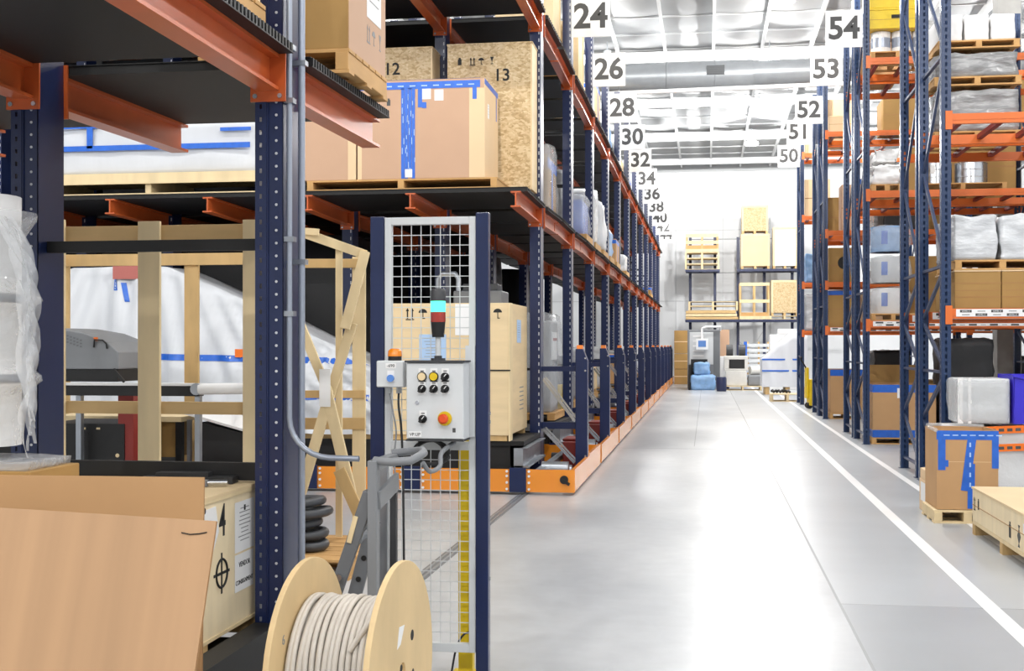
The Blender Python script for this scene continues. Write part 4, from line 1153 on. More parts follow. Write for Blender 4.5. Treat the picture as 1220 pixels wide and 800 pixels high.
part('blue_tape', MB().box(x_(563), x_(568), -0.4536, -0.45, z_(120), z_(105)), 'tape', cb)
part('blue_tape', MB().box(wb / 2, wb / 2 + 0.003, -0.44, 0.43, hb - 0.06, hb).box(wb / 2, wb / 2 + 0.0035, 0.3, 0.34, hb - 0.34, hb), 'tape', cb)
paper(cb, 0.10, 0.12, (x_(508), -0.4505, z_(112)), FRONT, 'paper', 0); paper(cb, 0.10, 0.12, (x_(523), -0.4505, z_(114)), FRONT, 'paper', 0)
paper(cb, 0.08, 0.09, (x_(487), -0.4555, 0.06), FRONT, 'paper', 0)
paper(cb, 0.09, 0.16, (wb / 2 + 0.0005, -0.2, hb - 0.32), RIGHT, 'paper', 4)
part('corner_strip', MB().box(x_(559), x_(577.5), -0.4525, -0.45, 0.002, z_(107)), 'cardside', cb)
part('corner_strip', MB().box(x_(426), x_(431), -0.4515, -0.45, 0.002, z_(107)), 'cardside', cb)
part('seam', MB().box(wb / 2 - 0.002, wb / 2 + 0.0015, -0.448, 0.448, 0.003, hb - 0.003), 'cardside', cb)  # cream cardboard over the whole aisle side, lighter than the front
marks_up(cb, x_(463), z_(125), 0.08, FRONT, -0.451, 'inkgrey', ('block',))
# strand-board crates
YO = FY + 1.08
def osb_crate(px0, px1, pyt, Y, depth, label, num, npx, npy, size, zb):
    x0, x1 = at(px0, Y=Y).x, at(px1, Y=Y).x; zt = at(px0, pyt, Y=Y).z; h = zt - zb; w = x1 - x0
    t = thing('wooden_crate', label, 'crate', ((x0 + x1) / 2, Y + depth / 2, zb))
    part('panel', MB().box(-w / 2, w / 2 - 0.02, -depth / 2, depth / 2, 0.1, h), 'osb', t, 0.003)
    part('side_panel', MB().box(w / 2 - 0.02, w / 2, -depth / 2 + 0.002, depth / 2, 0.1, h - 0.002), 'plyh', t, 0.002)
    part('lid', MB().box(-w / 2 - 0.005, w / 2 + 0.005, -depth / 2 - 0.005, depth / 2 + 0.005, h, h + 0.02), 'osb', t)
    for x in (-w / 2 + 0.08, 0, w / 2 - 0.08): part('skid', MB().box(x - 0.05, x + 0.05, -depth / 2, depth / 2, 0, 0.1), 'wood', t)
    text(num, size, t, (at(npx, Y=Y).x - t.location.x, -depth / 2 - 0.001, at(npx, npy, Y=Y).z - zb), FRONT, 'ink', 'number', bold=0.015)
    return t
YO12 = 14.02
t = osb_crate(533, 634, 55, RY(0) - HD + 1.09, 0.43, 'tall strand-board crate numbered 13 at the rack end', '13', 598, 90, 0.20, D1)
xx = at(543, Y=RY(0) - HD + 1.10).x - t.location.x
marks_up(t, xx + 0.05, at(550, 78, Y=RY(0) - HD + 1.10).z - D1, 0.085, FRONT, -0.222, 'ink', ('block', 'arrow', 'umbrella', 'glass'))
t = osb_crate(440, 515, 60, RY(0) - HD + 1.09, 0.43, 'strand-board crate numbered 12 behind the big taped carton', '12', 467, 83, 0.20, D1)
# strip-wrapped bars above, upper shelf
D2 = 5.642
b = MB()
t = thing('pallet', 'pallet edge wrapped in white and blue film at the top, above crate 13', 'pallet', (-2.5, RY(0) - 0.95, D2))
part('wrapped_edge', MB().box(-0.5, 0.5, -0.5, 0.5, 0, 0.14), 'wrap', t, 0.01)
part('blue_tape', MB().box(-0.45, -0.1, -0.503, -0.5, 0.03, 0.07).box(0.15, 0.4, -0.503, -0.5, 0.08, 0.1), 'tape', t)

# ================================================================== GOODS ON THE OTHER MOBILE RACKS
def xface(d): return UX
t = thing('pallet', 'wooden pallet under the film-wrapped grey machine on the second mobile rack', 'pallet', (-2.45, RY(1) - 0.92, D0))
bpal = MB()
for x in (-0.36, 0, 0.36): part('stringer', MB().box(x - 0.05, x + 0.05, -0.6, 0.6, 0.02, 0.10), 'pallet', t)
for i in range(6): part('deck_board', MB().box(-0.42, 0.42, -0.6 + i * 0.205, -0.43 + i * 0.205, 0.10, 0.12), 'pallet', t)
t = thing('wrapped_machine', 'grey machine in clear film at rack base under sign 24', 'machine', (-2.45, RY(1) - 0.92, D0 + 0.122))
part('machine_body', MB().box(-0.36, 0.34, -0.5, 0.35, 0, 1.25).box(-0.3, 0.3, 0.35, 0.5, 0, 0.7), 'grey', t, 0.02)
part('control_panel', MB().box(0.34, 0.36, -0.4, 0.1, 0.72, 1.1), 'ltgrey', t)
part('red_bar', MB().box(0.36, 0.364, -0.35, 0.05, 0.98, 1.02), 'red', t)
part('film_cover', MB().lumpy(-0.42, 0.42, -0.58, 0.58, 0.0, 1.38, 0.05, 9, 8, 0.12, 2.4), 'filmthin', t)

rnd = random.Random(11)
# front goods on the low and middle decks, rack by rack; only the aisle ends of them show
def load(kind, label, w, d, h, loc, seed=0, m=None):
    t = thing(kind[0], label, kind[1], loc)
    if kind[2] == 'wrap':
        part('goods', MB().lumpy(-w / 2, w / 2, -d / 2, d / 2, 0, h, 0.05, seed, 7, 0.08, 2.5), m or 'wrap', t)
    elif kind[2] == 'film':
        part('goods', MB().box(-w / 2 + .06, w / 2 - .06, -d / 2 + .06, d / 2 - .06, 0, h * 0.8), m or 'card', t, 0.01)
        part('film_cover', MB().lumpy(-w / 2, w / 2, -d / 2, d / 2, 0, h, 0.05, seed, 7, 0.1, 2.5), 'film', t)
    elif kind[2] == 'crate':
        part('panel', MB().box(-w / 2, w / 2, -d / 2, d / 2, 0.06, h), m or 'plyh', t, 0.004)
        for y in (-d / 2 + 0.06, d / 2 - 0.06): part('skid', MB().box(-w / 2, w / 2, y - 0.05, y + 0.05, 0, 0.06), 'wood', t)
        part('batten', MB().box(w / 2, w / 2 + 0.012, -d / 2, -d / 2 + 0.08, 0.06, h).box(w / 2, w / 2 + 0.012, d / 2 - 0.08, d / 2, 0.06, h), 'woodlt', t)
    else:
        part('body', MB().box(-w / 2, w / 2, -d / 2, d / 2, 0, h), m or 'card', t, 0.006)
        part('blue_tape', MB().box(-w / 2 - .002, w / 2 + .002, -d / 2 - .002, d / 2 + .002, h - 0.10, h - 0.02).box(w / 2, w / 2 + 0.003, -0.04, 0.04, 0, h).box(-0.04, 0.04, -d / 2 - 0.003, -d / 2, 0, h), 'tape', t)
    return t
WR = ('wrapped_load', 'wrapped load', 'wrap'); FI = ('film_covered_box', 'film covered box', 'film'); CR_ = ('wooden_crate', 'crate', 'crate'); BX = ('taped_box', 'box', 'box')
def P_(label, x, y, z, w=0.9, d=1.1, h=0.12): return pallet('pallet', label, w, d, (x, y, z), 0, False, h)
DM = D1; DU = D2
spec = [
  # k, sgn, level, kind, w, d, h, material, description
  (1, -1, 'm', FI, 0.82, 1.1, 1.0, 'carddk', 'clear film hood over a taped brown box, middle shelf under sign 24'),
  (1, 1, 'm', WR, 0.82, 1.1, 0.85, 'wrap', 'white wrapped load at the back of the middle shelf under sign 24'),
  (2, -1, 'm', FI, 0.82, 1.1, 0.7, 'tape', 'film-wrapped blue striped load, middle shelf under sign 26'),
  (2, 1, 'm', WR, 0.82, 1.1, 1.0, 'wrap', 'tall white sack load, middle shelf behind sign 26'),
  (3, -1, 'm', WR, 0.82, 1.1, 0.95, 'tarp', 'white sheeted load, middle shelf under sign 28'),
  (3, 1, 'm', WR, 0.82, 1.1, 0.6, 'bluewrap', 'pale blue wrapped load, middle shelf under sign 28'),
  (4, -1, 'm', BX, 0.8, 1.0, 0.5, 'card', 'taped brown box, middle shelf under sign 30'),
  (5, -1, 'm', WR, 0.82, 1.1, 0.45, 'wrap', 'low white wrapped load, middle shelf under sign 32'),
  (1, -1, 'u', CR_, 0.8, 0.9, 1.25, 'plyh', 'pale upper-shelf crate just left of sign 26'),
  (1, 1, 'u', CR_, 0.8, 0.9, 0.7, 'plyh', 'low pale upper-shelf crate just beyond the post of sign 24'),
  (2, -1, 'u', CR_, 0.8, 0.9, 1.2, 'plyh', 'pale upper-shelf crate just left of sign 28'),
  (3, -1, 'u', BX, 0.8, 0.9, 0.9, 'cardside', 'cream box up on the top shelf, left of sign 30'),
  (4, -1, 'u', WR, 0.8, 0.9, 0.7, 'bluewrap', 'pale blue wrapped load up on the top shelf, left of sign 32'),
  (5, -1, 'u', CR_, 0.8, 0.9, 0.45, 'plyh', 'low crate up on the top shelf, left of sign 34'),
  (6, -1, 'u', BX, 0.8, 0.9, 0.4, 'card', 'low brown box up on the top shelf, left of sign 36'),
  (9, -1, 'm', BX, 0.8, 0.9, 0.25, 'carddk', 'low brown box, middle shelf under sign 40'),
]
for k, sgn, lv, kind, w_, d_, h_, m_, lab in spec:
    z = DM if lv == 'm' else DU
    x = UX - 0.14 - w_ / 2 - 0.0; y = RY(k) + sgn * 0.84
    if lv == 'm' and k >= 2: x += 0.14
    P_('pallet under ' + lab, x, y, z, 0.86, 1.15)
    t = load(kind, lab, w_, d_, h_, (x, y, z + 0.122), k * 3 + sgn, m_)
    if kind is FI and k == 1:
        part('blue_tape', MB().box(0.352, 0.358, -0.5, 0.5, 0.62, 0.76).box(0.352, 0.358, -0.07, 0.07, 0.02, 0.62).box(-0.3, 0.3, -0.496, -0.491, 0.62, 0.76).box(-0.06, 0.06, -0.496, -0.491, 0.0, 0.62), 'tape', t)
# low deck goods (mostly grey and wrapped, in shade)
low = [(2, -1, WR, 0.75, 'grey', 'grey wrapped machine part at rack base under sign 26'), (2, 1, BX, 0.5, 'carddk', 'brown taped box at rack base under sign 26'),
       (3, -1, CR_, 0.6, 'plyh', 'low pale crate at rack base under sign 28'), (4, -1, WR, 0.9, 'wrap', 'white wrapped load at rack base under sign 30'),
       (5, -1, BX, 0.7, 'card', 'brown taped box at rack base under sign 32'), (6, -1, WR, 0.8, 'foil', 'grey film-wrapped load at rack base under sign 34'),
       (7, -1, CR_, 0.7, 'plyh', 'pale crate at rack base under sign 36'), (8, -1, WR, 0.9, 'wrap', 'white wrapped load at rack base under sign 38')]
for k, sgn, kind, h_, m_, lab in low:
    x = UX - 0.62; y = RY(k) + sgn * 0.82
    P_('pallet under ' + lab, x, y, D0, 0.86, 1.2)
    load(kind, lab, 0.8, 1.1, h_, (x, y, D0 + 0.122), 40 + k, m_)
# a yellow drum on the second rack's base
solo('yellow_drum', MB().tube([(0, 0, 0), (0, 0, 0.02), (0, 0, 0.42), (0, 0, 0.44)], [0.19, 0.2, 0.2, 0.18], 20), 'yellow', 'yellow drum at rack base under sign 24, behind the grey machine', 'drum', (-2.3, RY(1) + 0.62, D0))

# dense black loads added to darken the bays further left on the first racks
M['darkload'] = mat('dark_filler', '222326', 0.5, var=0.2, scale=3)
def shade_filler(x, y, z, w, d, h, lab):
    t = thing('wrapped_load', lab, 'wrapped load', (x, y, z), 0, 'black filler loads added to darken the left rack bays')
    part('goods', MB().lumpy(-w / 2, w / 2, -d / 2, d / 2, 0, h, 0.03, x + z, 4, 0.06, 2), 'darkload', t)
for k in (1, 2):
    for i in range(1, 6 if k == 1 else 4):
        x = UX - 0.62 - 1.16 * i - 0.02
        shade_filler(x, RY(k) + 0.80, D0, 1.10, 1.15, 2.44, 'black filler load added to darken the left rack bays')
        shade_filler(x, RY(k) + 0.80, D1, 1.10, 1.15, 2.0, 'black filler load added to darken the left rack bays')
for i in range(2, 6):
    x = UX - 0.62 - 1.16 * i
    shade_filler(x, RY(0) + 0.80, D1, 1.10, 1.15, 2.0, 'black filler load added to darken the left rack bays')
    shade_filler(x, RY(0) + 0.80, D0, 1.10, 1.15, 2.44, 'black filler load added to darken the left rack bays')
# ================================================================== RIGHT PALLET RACKS
RX = 2.5; BAY = 2.9
def frame_upright(H):
    """perforated upright, open channel; local origin at the outer corner, 0.10 wide (x) and 0.09 deep (y)"""
    b = MB()
    b.ladder((0, 0, 0.006), (0, 1, 0), (0, 0, 1), 0.09, H, 0.020, 0.075, 0.045, 0.004)      # aisle face
    b.ladder((0, 0, 0.006), (1, 0, 0), (0, 0, 1), 0.10, H, 0.024, 0.075, 0.045, 0.004)      # front face
    b.box(0.02, 0.10, 0.086, 0.09, 0.006, H)
    b.box(-0.02, 0.12, -0.02, 0.11, 0, 0.006)
    return b.mesh('upright', 'blue_r')
UPM = {}
def pallet_rack(label, y0, y1, levels, H=7.6, nbay=1, labels_at=(), x0=RX, decks=True):
    t = thing('pallet_rack', label, 'rack', (x0, y0, 0), 0, 'blue and orange pallet racks on the right')
    D = y1 - y0
    if H not in UPM: UPM[H] = frame_upright(H)
    for k in range(nbay + 1):
        xx = k * (BAY + 0.1)
        link('upright', UPM[H], t, (xx, 0, 0)); link('upright', UPM[H], t, (xx, D - 0.09, 0))
        # lacing between the two uprights of a frame
        zs = [0.15]
        while zs[-1] < H - 1.3: zs.append(zs[-1] + (0.58 if zs[-1] < 2.3 else 1.15))
        flip = 0
        for i in range(len(zs) - 1):
            if k > 0 and zs[i] > 5: break
            a, c = (0.09, D - 0.09) if flip % 2 == 0 else (D - 0.09, 0.09)
            part('diagonal_brace', MB().bar((xx + 0.05, a, zs[i] + 0.04), (xx + 0.05, c, zs[i + 1] - 0.03), 0.045, 0.03, (1, 0, 0)), 'galvb', t)
            if i % 2 == 0: part('horizontal_brace', MB().bar((xx + 0.05, 0.09, zs[i]), (xx + 0.05, D - 0.09, zs[i]), 0.03, 0.04, (1, 0, 0)), 'galvb', t)
            flip += 1
    for z in levels:
        for k in range(nbay):
            xa = k * (BAY + 0.1) + 0.101; xb_ = xa + BAY - 0.002
            for yf, s in ((0.0, 1), (D - 0.05, -1)):
                b = MB().box(xa, xb_, yf, yf + 0.05, z - 0.11, z)
                b.box(xa, xb_, yf - 0.006 if s > 0 else yf + 0.05, yf if s > 0 else yf + 0.056, z - 0.07, z - 0.04)
                bm_ = part('beam', b, 'beam_r', t)
                part('end_plate', MB().box(xa - 0.06, xa + 0.012, yf - 0.014, yf - 0.002, z - 0.17, z + 0.03), 'beam_r', bm_); part('end_plate', MB().box(xb_ - 0.012, xb_ + 0.05, yf - 0.014, yf - 0.002, z - 0.17, z + 0.03), 'beam_r', bm_)
                if z in labels_at:
                    p = part('label_strip', MB().box(xa + 0.05, xb_ - 0.3, yf - 0.008, yf - 0.0065, z - 0.088, z - 0.008), 'paper', bm_)
                    bb = MB()
                    n = int((BAY - 0.5) / 0.16)
                    for i in range(n):
                        x = xa + 0.09 + i * 0.16; q = z - 0.03 if i % 2 == 0 else z - 0.068
                        bb.box(x, x + 0.12, yf - 0.0095, yf - 0.008, q - 0.014, q + 0.014)
                        q2 = z - 0.068 if i % 2 == 0 else z - 0.03
                        bb.box(x + 0.02, x + 0.10, yf - 0.0092, yf - 0.008, q2 - 0.004, q2 + 0.003)
                    part('print', bb, 'inkgrey', p)
                    if y0 < 15.0 and s > 0:
                        for i in range(n):
                            x = xa + 0.15 + i * 0.16; q = z - 0.03 if i % 2 == 0 else z - 0.068
                            text('LEVEL 2', 0.024, p, (x, yf - 0.0100, q), FRONT, 'paper', 'lettering', ex=0.0003)
            if decks:
                b = MB()
                for i in range(7): 
                    x = xa + 0.15 + i * (BAY - 0.3) / 6; b.box(x - 0.03, x + 0.03, 0.06, D - 0.06, z - 0.06, z - 0.005)
                part('deck_support', b, 'red', t)
    return t
M['galvb'] = mat('brace_blue_grey', '3a4764', 0.4, metal=0.2)
def YD(d): return (d + 0.385) / CS
FA, FB = YD(13.45), YD(14.9)
LA = (2.0, 4.1, 6.25)
pallet_rack('nearest blue and orange pallet rack on the right, behind the taped box', FA, FB, (2.0, 4.1), labels_at=(2.0,))
BA, BB = YD(15.05), YD(16.35)
pallet_rack('second blue pallet rack on the right, back to back with the nearest', BA, BB, (2.0, 4.1), labels_at=(2.0,))
CA, CB_ = YD(20.15), YD(21.5)
pallet_rack('blue pallet rack carrying the sign 54', CA, CB_, LA, labels_at=(2.0,), nbay=2)
CC, CD = YD(21.7), YD(23.1)
pallet_rack('blue pallet rack carrying the sign 53', CC, CD, LA, labels_at=(), nbay=2)
DA, DB = YD(27.1), YD(28.4)
pallet_rack('blue pallet rack carrying the sign 52', DA, DB, (2.0, 2.98, 4.1, 6.25), labels_at=(2.0,), nbay=2)
DC, DD = YD(28.6), YD(29.9)
pallet_rack('blue pallet rack carrying the sign 51', DC, DD, (2.0, 4.1, 6.25), nbay=2)
EA, EB = YD(33.7), YD(35.0)
pallet_rack('farthest blue pallet rack on the right, carrying the sign 50', EA, EB, (2.0, 3.3, 5.1, 6.8))
for num, y, in ((54, CA - 0.03), (53, CD - 0.02), (52, DA - 0.03), (51, DD - 0.02), (50, EA - 0.03)):
    t = thing('number_sign', 'white hanging sign with grey number %d' % num, 'sign', (RX - 0.31, y, 6.72), 0, 'number signs on the right racks')
    part('board', MB().box(-0.29, 0.29, -0.012, 0.0, -0.30, 0.30), 'white', t, 0.003)
    part('bracket', MB().box(0.28, 0.306, -0.006, 0.03, -0.15, -0.10), 'galv', t)
    text(str(num), 0.5, t, (0, -0.0135, 0), FRONT, 'inkgrey', 'number', bold=0.028)

def pal(label, x0, x1, y, z, d=1.0, h=0.12, detail=False): return pallet('pallet', label, x1 - x0, d, ((x0 + x1) / 2, y + d / 2, z), 0, detail, h)
def bx(name, label, cat, x0, x1, y, d, z, h, m, tape_top=False, lump=0):
    t = thing(name, label, cat, ((x0 + x1) / 2, y + d / 2, z)); w = x1 - x0
    if lump: part('goods', MB().lumpy(-w / 2, w / 2, -d / 2, d / 2, 0, h, lump, x0 + z, 12, 0.035, 4.5), m, t)
    else:
        part('body', MB().box(-w / 2, w / 2, -d / 2, d / 2, 0, h), m, t, 0.006)
        part('seam', MB().box(-w / 2 - 0.001, w / 2 + 0.001, -d / 2 - 0.0015, -d / 2, h * 0.48, h * 0.5), 'cardedge', t)
    if tape_top:
        part('blue_tape', MB().box(-w / 2 - .004, w / 2 + .004, -d / 2 - .004, d / 2 + .004, h - 0.1, h - 0.01), 'tape', t)
    return t
X0 = RX + 0.14
def X(px, d): return at(px, d=d).x
S = 0.002
# --- nearest rack, level at 2.0 m: brown cartons with a white wrapped load on top
yl = FA + 0.12
for i, (xa, xb_) in enumerate(((2.66, 3.14), (3.15, 3.64))):
    t = bx('cardboard_carton', ['left', 'right'][i] + ' one of the long brown cartons on the labelled orange shelf', 'box', xa, xb_, yl, 1.15, 2.0 + S, 0.40, 'carddk')
    part('band', MB().box(-0.245, 0.245, -0.5775, -0.576, 0.12, 0.13).box(-0.245, 0.245, -0.5775, -0.576, 0.27, 0.28), 'cardedge', t)
    part('lid', MB().box(-0.245, 0.245, -0.58, 0.58, 0.401, 0.415), 'cardside', t)
b = MB()
pal('wooden pallet between the brown cartons and the white wrapped load', 2.66, 3.66, yl, 2.0 + 0.42, 1.1, 0.11, True)
for i, (xa, xb_) in enumerate(((2.64, 3.12), (3.13, 3.72))):
    bx('wrapped_load', ['left', 'right'][i] + ' half of the white film-wrapped sacks above the brown cartons', 'wrapped load', xa, xb_, yl, 1.1, 2.532, 0.50, 'wrap', lump=0.03)
bx('wrapped_load', 'low grey wrapped packet at the foot of the white sacks', 'wrapped load', 3.75, 4.3, yl, 1.0, 2.0 + S, 0.5, 'foil', lump=0.03)
# --- second rack: grey foil stacks at 4.1 m
yb = BA + 0.15
z = 4.1 + S
xa, xb_ = X(1112, 15.2), X(1213, 15.2)
t_ = lambda py: at(1150, py, d=15.25).z
z1 = z
pal('wooden pallet under the lower grey foil stack', xa, xb_, yb, z1, 1.0, 0.10, True)
bx('wrapped_load', 'lower grey film-wrapped stack above the orange beam, upper right', 'wrapped load', xa, xb_ - 0.02, yb, 1.0, z1 + 0.102, t_(105) - z1 - 0.14, 'foil', lump=0.03)
zp = t_(105) + 0.004
pal('wooden pallet between the two grey foil stacks', xa, xb_, yb, zp, 1.0, 0.11, True)
bx('wrapped_load', 'upper grey film-wrapped stack, under the white blocks', 'wrapped load', xa + 0.02, xb_ - 0.03, yb, 1.0, zp + 0.112, t_(62) - zp - 0.14, 'foil', lump=0.035)
zq = t_(62) + 0.012
pal('wooden pallet under the white blocks, upper right', xa + 0.05, xb_ - 0.02, yb, zq, 1.0, 0.10, True)
for i in range(3):
    w_ = (xb_ - xa - 0.1) / 3; xs = xa + 0.06 + i * w_
    bx('foam_block', ['left', 'middle', 'right'][i] + ' white wrapped block at the top, upper right', 'block', xs, xs + w_ - 0.01, yb + 0.05, 0.9, zq + 0.102, 0.33, 'white', lump=0.012)
# --- sign 54 rack
yc = CA + 0.15
for i in range(2):
    xs = 3.72 + i * 0.56
    t = thing('steel_drum', ['left', 'right'][i] + ' shiny steel drum on the orange shelf behind the near upright', 'drum', (xs, yc + 0.45, 4.1 + S + 0.124))
    bb = MB().cyl((0, 0, 0), (0, 0, 0.36), 0.26, n=28)
    part('shell', bb, 'steel', t)
    for zz in (0.0, 0.12, 0.24, 0.36): part('hoop', MB().tube([(0.262 * math.cos(a * PI / 14), 0.262 * math.sin(a * PI / 14), min(0.355, max(0.006, zz))) for a in range(28)], 0.006, 5, closed=True), 'steel', t)
    part('sheet_label', MB().box(-0.12, -0.05, -0.263, -0.258, 0.18, 0.32), 'paper', t) if i == 0 else None
pal('wooden pallet under the two shiny steel drums', 3.40, 4.75, yc, 4.1 + S, 1.0, 0.12, True)
bx('cardboard_carton', 'brown carton left of the steel drums on the sign 54 rack', 'box', 3.2, 3.38, yc, 0.9, 4.1 + S, 0.45, 'carddk')
pal('wooden pallet under the white sacks on the sign 54 rack', 2.64, 3.15, yc, 4.1 + S, 1.0, 0.12)
bx('sack', 'lower white sack on the sign 54 rack, left of the steel drums', 'sack', 2.64, 3.12, yc, 0.95, 4.1 + S + 0.124, 0.33, 'white', lump=0.07)
bx('sack', 'upper white sack on the sign 54 rack', 'sack', 2.70, 3.10, yc + 0.1, 0.8, 4.1 + S + 0.50, 0.22, 'white', lump=0.06)
# level 2.0 : three tiers of wrapped reels
pal('wooden pallet under the wrapped reels on the sign 54 rack', 2.64, 3.34, yc, 2.0 + S, 1.0, 0.12, True)
zr = 2.0 + S + 0.124
for i in range(3):
    t = thing('wrapped_reel', ['bottom', 'middle', 'top'][i] + ' film-wrapped reel with blue label on the sign 54 rack', 'reel', (2.99, yc + 0.5, zr + i * 0.51))
    part('reel', MB().cyl((0, 0, 0), (0, 0, 0.42), 0.30, n=24), ['white', 'ltgrey', 'bluewrap'][i], t)
    part('film_cover', MB().lumpy(-0.34, 0.34, -0.36, 0.36, 0, 0.45, 0.04, i + 3, 7, 0.14, 3), 'filmthin', t)
    part('blue_label', MB().box(-0.16, -0.06, -0.292, -0.285, 0.12, 0.34), 'tape', t)
# level 6.25
pal('wooden pallet under the cans on the top shelf by sign 54', 2.63, 3.5, yc, 6.25 + S, 1.0, 0.13, True)
t = thing('can', 'left white can wrapped on the top shelf by sign 54', 'can', (2.83, yc + 0.3, 6.25 + 0.134), 0, 'white cans on the top shelf'); part('shell', MB().cyl((0, 0, 0), (0, 0, 0.36), 0.16, n=20), 'white', t); part('band', MB().cyl((0, 0, 0.1), (0, 0, 0.26), 0.162, n=20), 'conduit', t)
for i, (xx, lab) in enumerate(((3.16, 'middle'), (3.49, 'right'))):
    c = copy_tree(t); c.location = (xx, yc + 0.3, 6.25 + 0.134); c['label'] = lab + ' white can wrapped on the top shelf by sign 54'
t = bx('yellow_crate', 'yellow plastic crate stacked above the white cans by sign 54', 'crate', 2.62, 3.5, yc, 0.95, 6.25 + 0.50, 0.30, 'yellow')
part('rim', MB().box(-0.45, 0.45, -0.485, 0.485, 0.30, 0.33), 'yellow', t); part('hand_hole', MB().box(-0.1, 0.1, -0.479, -0.4755, 0.16, 0.22), 'ink', t)
t = bx('yellow_crate', 'topmost yellow plastic crate by sign 54, cut by the photo top', 'crate', 2.62, 3.5, yc, 0.95, 6.25 + 0.835, 0.30, 'yellow')
part('hand_hole', MB().box(-0.1, 0.1, -0.479, -0.4755, 0.16, 0.22), 'ink', t)
# sign 53 rack goods, seen through
yg = CC + 0.15
for lab, xa, xb_, z, h, m, tp in (('brown carton on the upper shelf of the sign 53 rack', 2.64, 3.3, 4.1 + S, 0.42, 'card', True), ('cream carton on the lower shelf of the sign 53 rack', 2.64, 3.2, 2.0 + S, 0.5, 'cardside', False),
                              ('tall brown carton on the top shelf of the sign 53 rack', 2.64, 3.3, 6.25 + S, 0.8, 'card', False)):
    bx('cardboard_carton', lab, 'box', xa, xb_, yg, 0.95, z, h, m, tp)
# goods packed deeper inside the right racks
rnd = random.Random(5)
for (yy_, xs_, lv_) in ((CA + 0.15, (6.1, 7.0, 7.9), (0.0, 2.0 + S, 4.1 + S)), (CC + 0.15, (3.9, 4.85, 6.1, 7.0), (0.0, 2.0 + S, 4.1 + S, 6.25 + S)), (DA + 0.15, (4.2, 5.06, 6.1, 7.0), (2.0 + S, 4.1 + S, 6.25 + S)), (DC + 0.15, (4.2, 5.06, 6.1, 7.0, 7.9), (0.0, 2.0 + S, 4.1 + S))):
    for z in lv_:
        for x in xs_:
            if rnd.random() < 0.15 or (z == 0.0 and x == 4.85): continue
            k = rnd.choice(['brown', 'brown', 'dark', 'white'])
            h = rnd.uniform(0.75, 1.5) if z < 4.2 else rnd.uniform(0.6, 1.2)
            if yy_ == DA + 0.15 and z < 3: h = 0.78
            nm, lb, ct, mm = {'brown': ('cardboard_carton', 'brown carton packed deep inside the right racks', 'box', 'carddk'), 'dark': ('wrapped_load', 'dark wrapped load packed deep inside the right racks', 'wrapped load', 'darkload'),
                              'white': ('wrapped_load', 'pale wrapped load packed deep inside the right racks', 'wrapped load', 'foil')}[k]
            t = bx(nm, lb, ct, x - 0.42, x + 0.40, yy_, 1.0, z, h, mm, lump=0 if k == 'brown' else 0.03)
            t['group'] = k + ' goods deep inside the right racks'
t = bx('wrapped_load', 'tall black filler load added to darken the floor bay under sign 54', 'wrapped load', 3.76, 4.56, CA + 0.15, 1.0, 0.0, 1.72, 'darkload', lump=0.03)  # added filler that keeps the bay dark against the bright wall
# ground cartons
def open_carton(label, x0, x1, y0, d, z0, h, m='card', tape_=True, flap_h=0.3):
    w = x1 - x0
    t = thing('open_carton', label, 'box', ((x0 + x1) / 2, y0 + d / 2, z0))
    th = 0.008
    b = MB().box(-w / 2, w / 2, -d / 2, -d / 2 + th, 0, h).box(-w / 2, w / 2, d / 2 - th, d / 2, 0, h).box(-w / 2, -w / 2 + th, -d / 2 + th, d / 2 - th, 0, h).box(w / 2 - th, w / 2, -d / 2 + th, d / 2 - th, 0, h).box(-w / 2 + th, w / 2 - th, -d / 2 + th, d / 2 - th, 0, 0.01)
    part('body', b, m, t)
    return t, w, d, h
t, w, d, h = open_carton('big brown carton with blue tape bands on the floor under sign 54', 2.66, 3.65, CA + 0.12, 1.1, 0.11, 0.86, 'card')
part('blue_tape', MB().box(-w / 2 - .003, w / 2 + .003, -d / 2 - .003, -d / 2, h - 0.13, h - 0.005).box(-w / 2 - .003, -w / 2, -d / 2, d / 2, h - 0.13, h - 0.005), 'tape', t)
part('blue_tape', MB().box(-w / 2 - .003, w / 2 + .003, -d / 2 - .003, -d / 2, 0.0, 0.12).box(-w / 2 - .003, -w / 2, -d / 2, d / 2, 0.0, 0.12), 'tape', t)
part('back_flap', MB().bar((0, d / 2, h), (0, d / 2 + 0.04, h + 0.30), w, 0.008, (0, 1, 0)), 'carddk', t)
paper(t, 0.12, 0.16, (-0.05, -d / 2 - 0.0032, h - 0.14), FRONT, 'paper', 0)
pal('dark pallet under the big brown carton, floor under sign 54', 2.64, 3.67, CA + 0.1, 0.0, 1.14, 0.108)
t, w, d, h = open_carton('brown carton with a blue taped rim on the floor under sign 52', 2.66, 3.34, DA + 0.1, 1.0, 0.13, 0.95, 'card')
part('blue_tape', MB().box(-w / 2 - .003, w / 2 + .003, -d / 2 - .003, -d / 2, h - 0.14, h - 0.005), 'tape', t)
pal('wooden pallet under the brown carton on the floor under sign 52', 2.64, 3.4, DA + 0.06, 0.0, 1.05, 0.128, True)
bx('cardboard_carton', 'tall brown carton on the labelled shelf of the sign 52 rack', 'box', 2.63, 3.2, DA + 0.12, 1.0, 2.0 + S, 0.80, 'carddk', True)
t = bx('cardboard_carton', 'brown carton with a dark round mark on the sign 52 rack', 'box', 2.63, 3.25, DA + 0.12, 1.0, 2.98 + S, 0.75, 'carddk')
part('round_mark', MB().cyl((0.02, -0.501, 0.42), (0.02, -0.505, 0.42), 0.14, n=18), 'ink', t)
bx('cardboard_carton', 'light carton standing on the 4 m shelf of the sign 52 rack', 'box', 2.9, 3.25, DA + 0.1, 0.6, 4.1 + S, 1.0, 'cardlt')
bx('cardboard_carton', 'pair of pale boxes on the top shelf of the sign 52 rack', 'box', 2.63, 3.3, DA + 0.1, 0.9, 6.25 + S, 0.35, 'cardside')
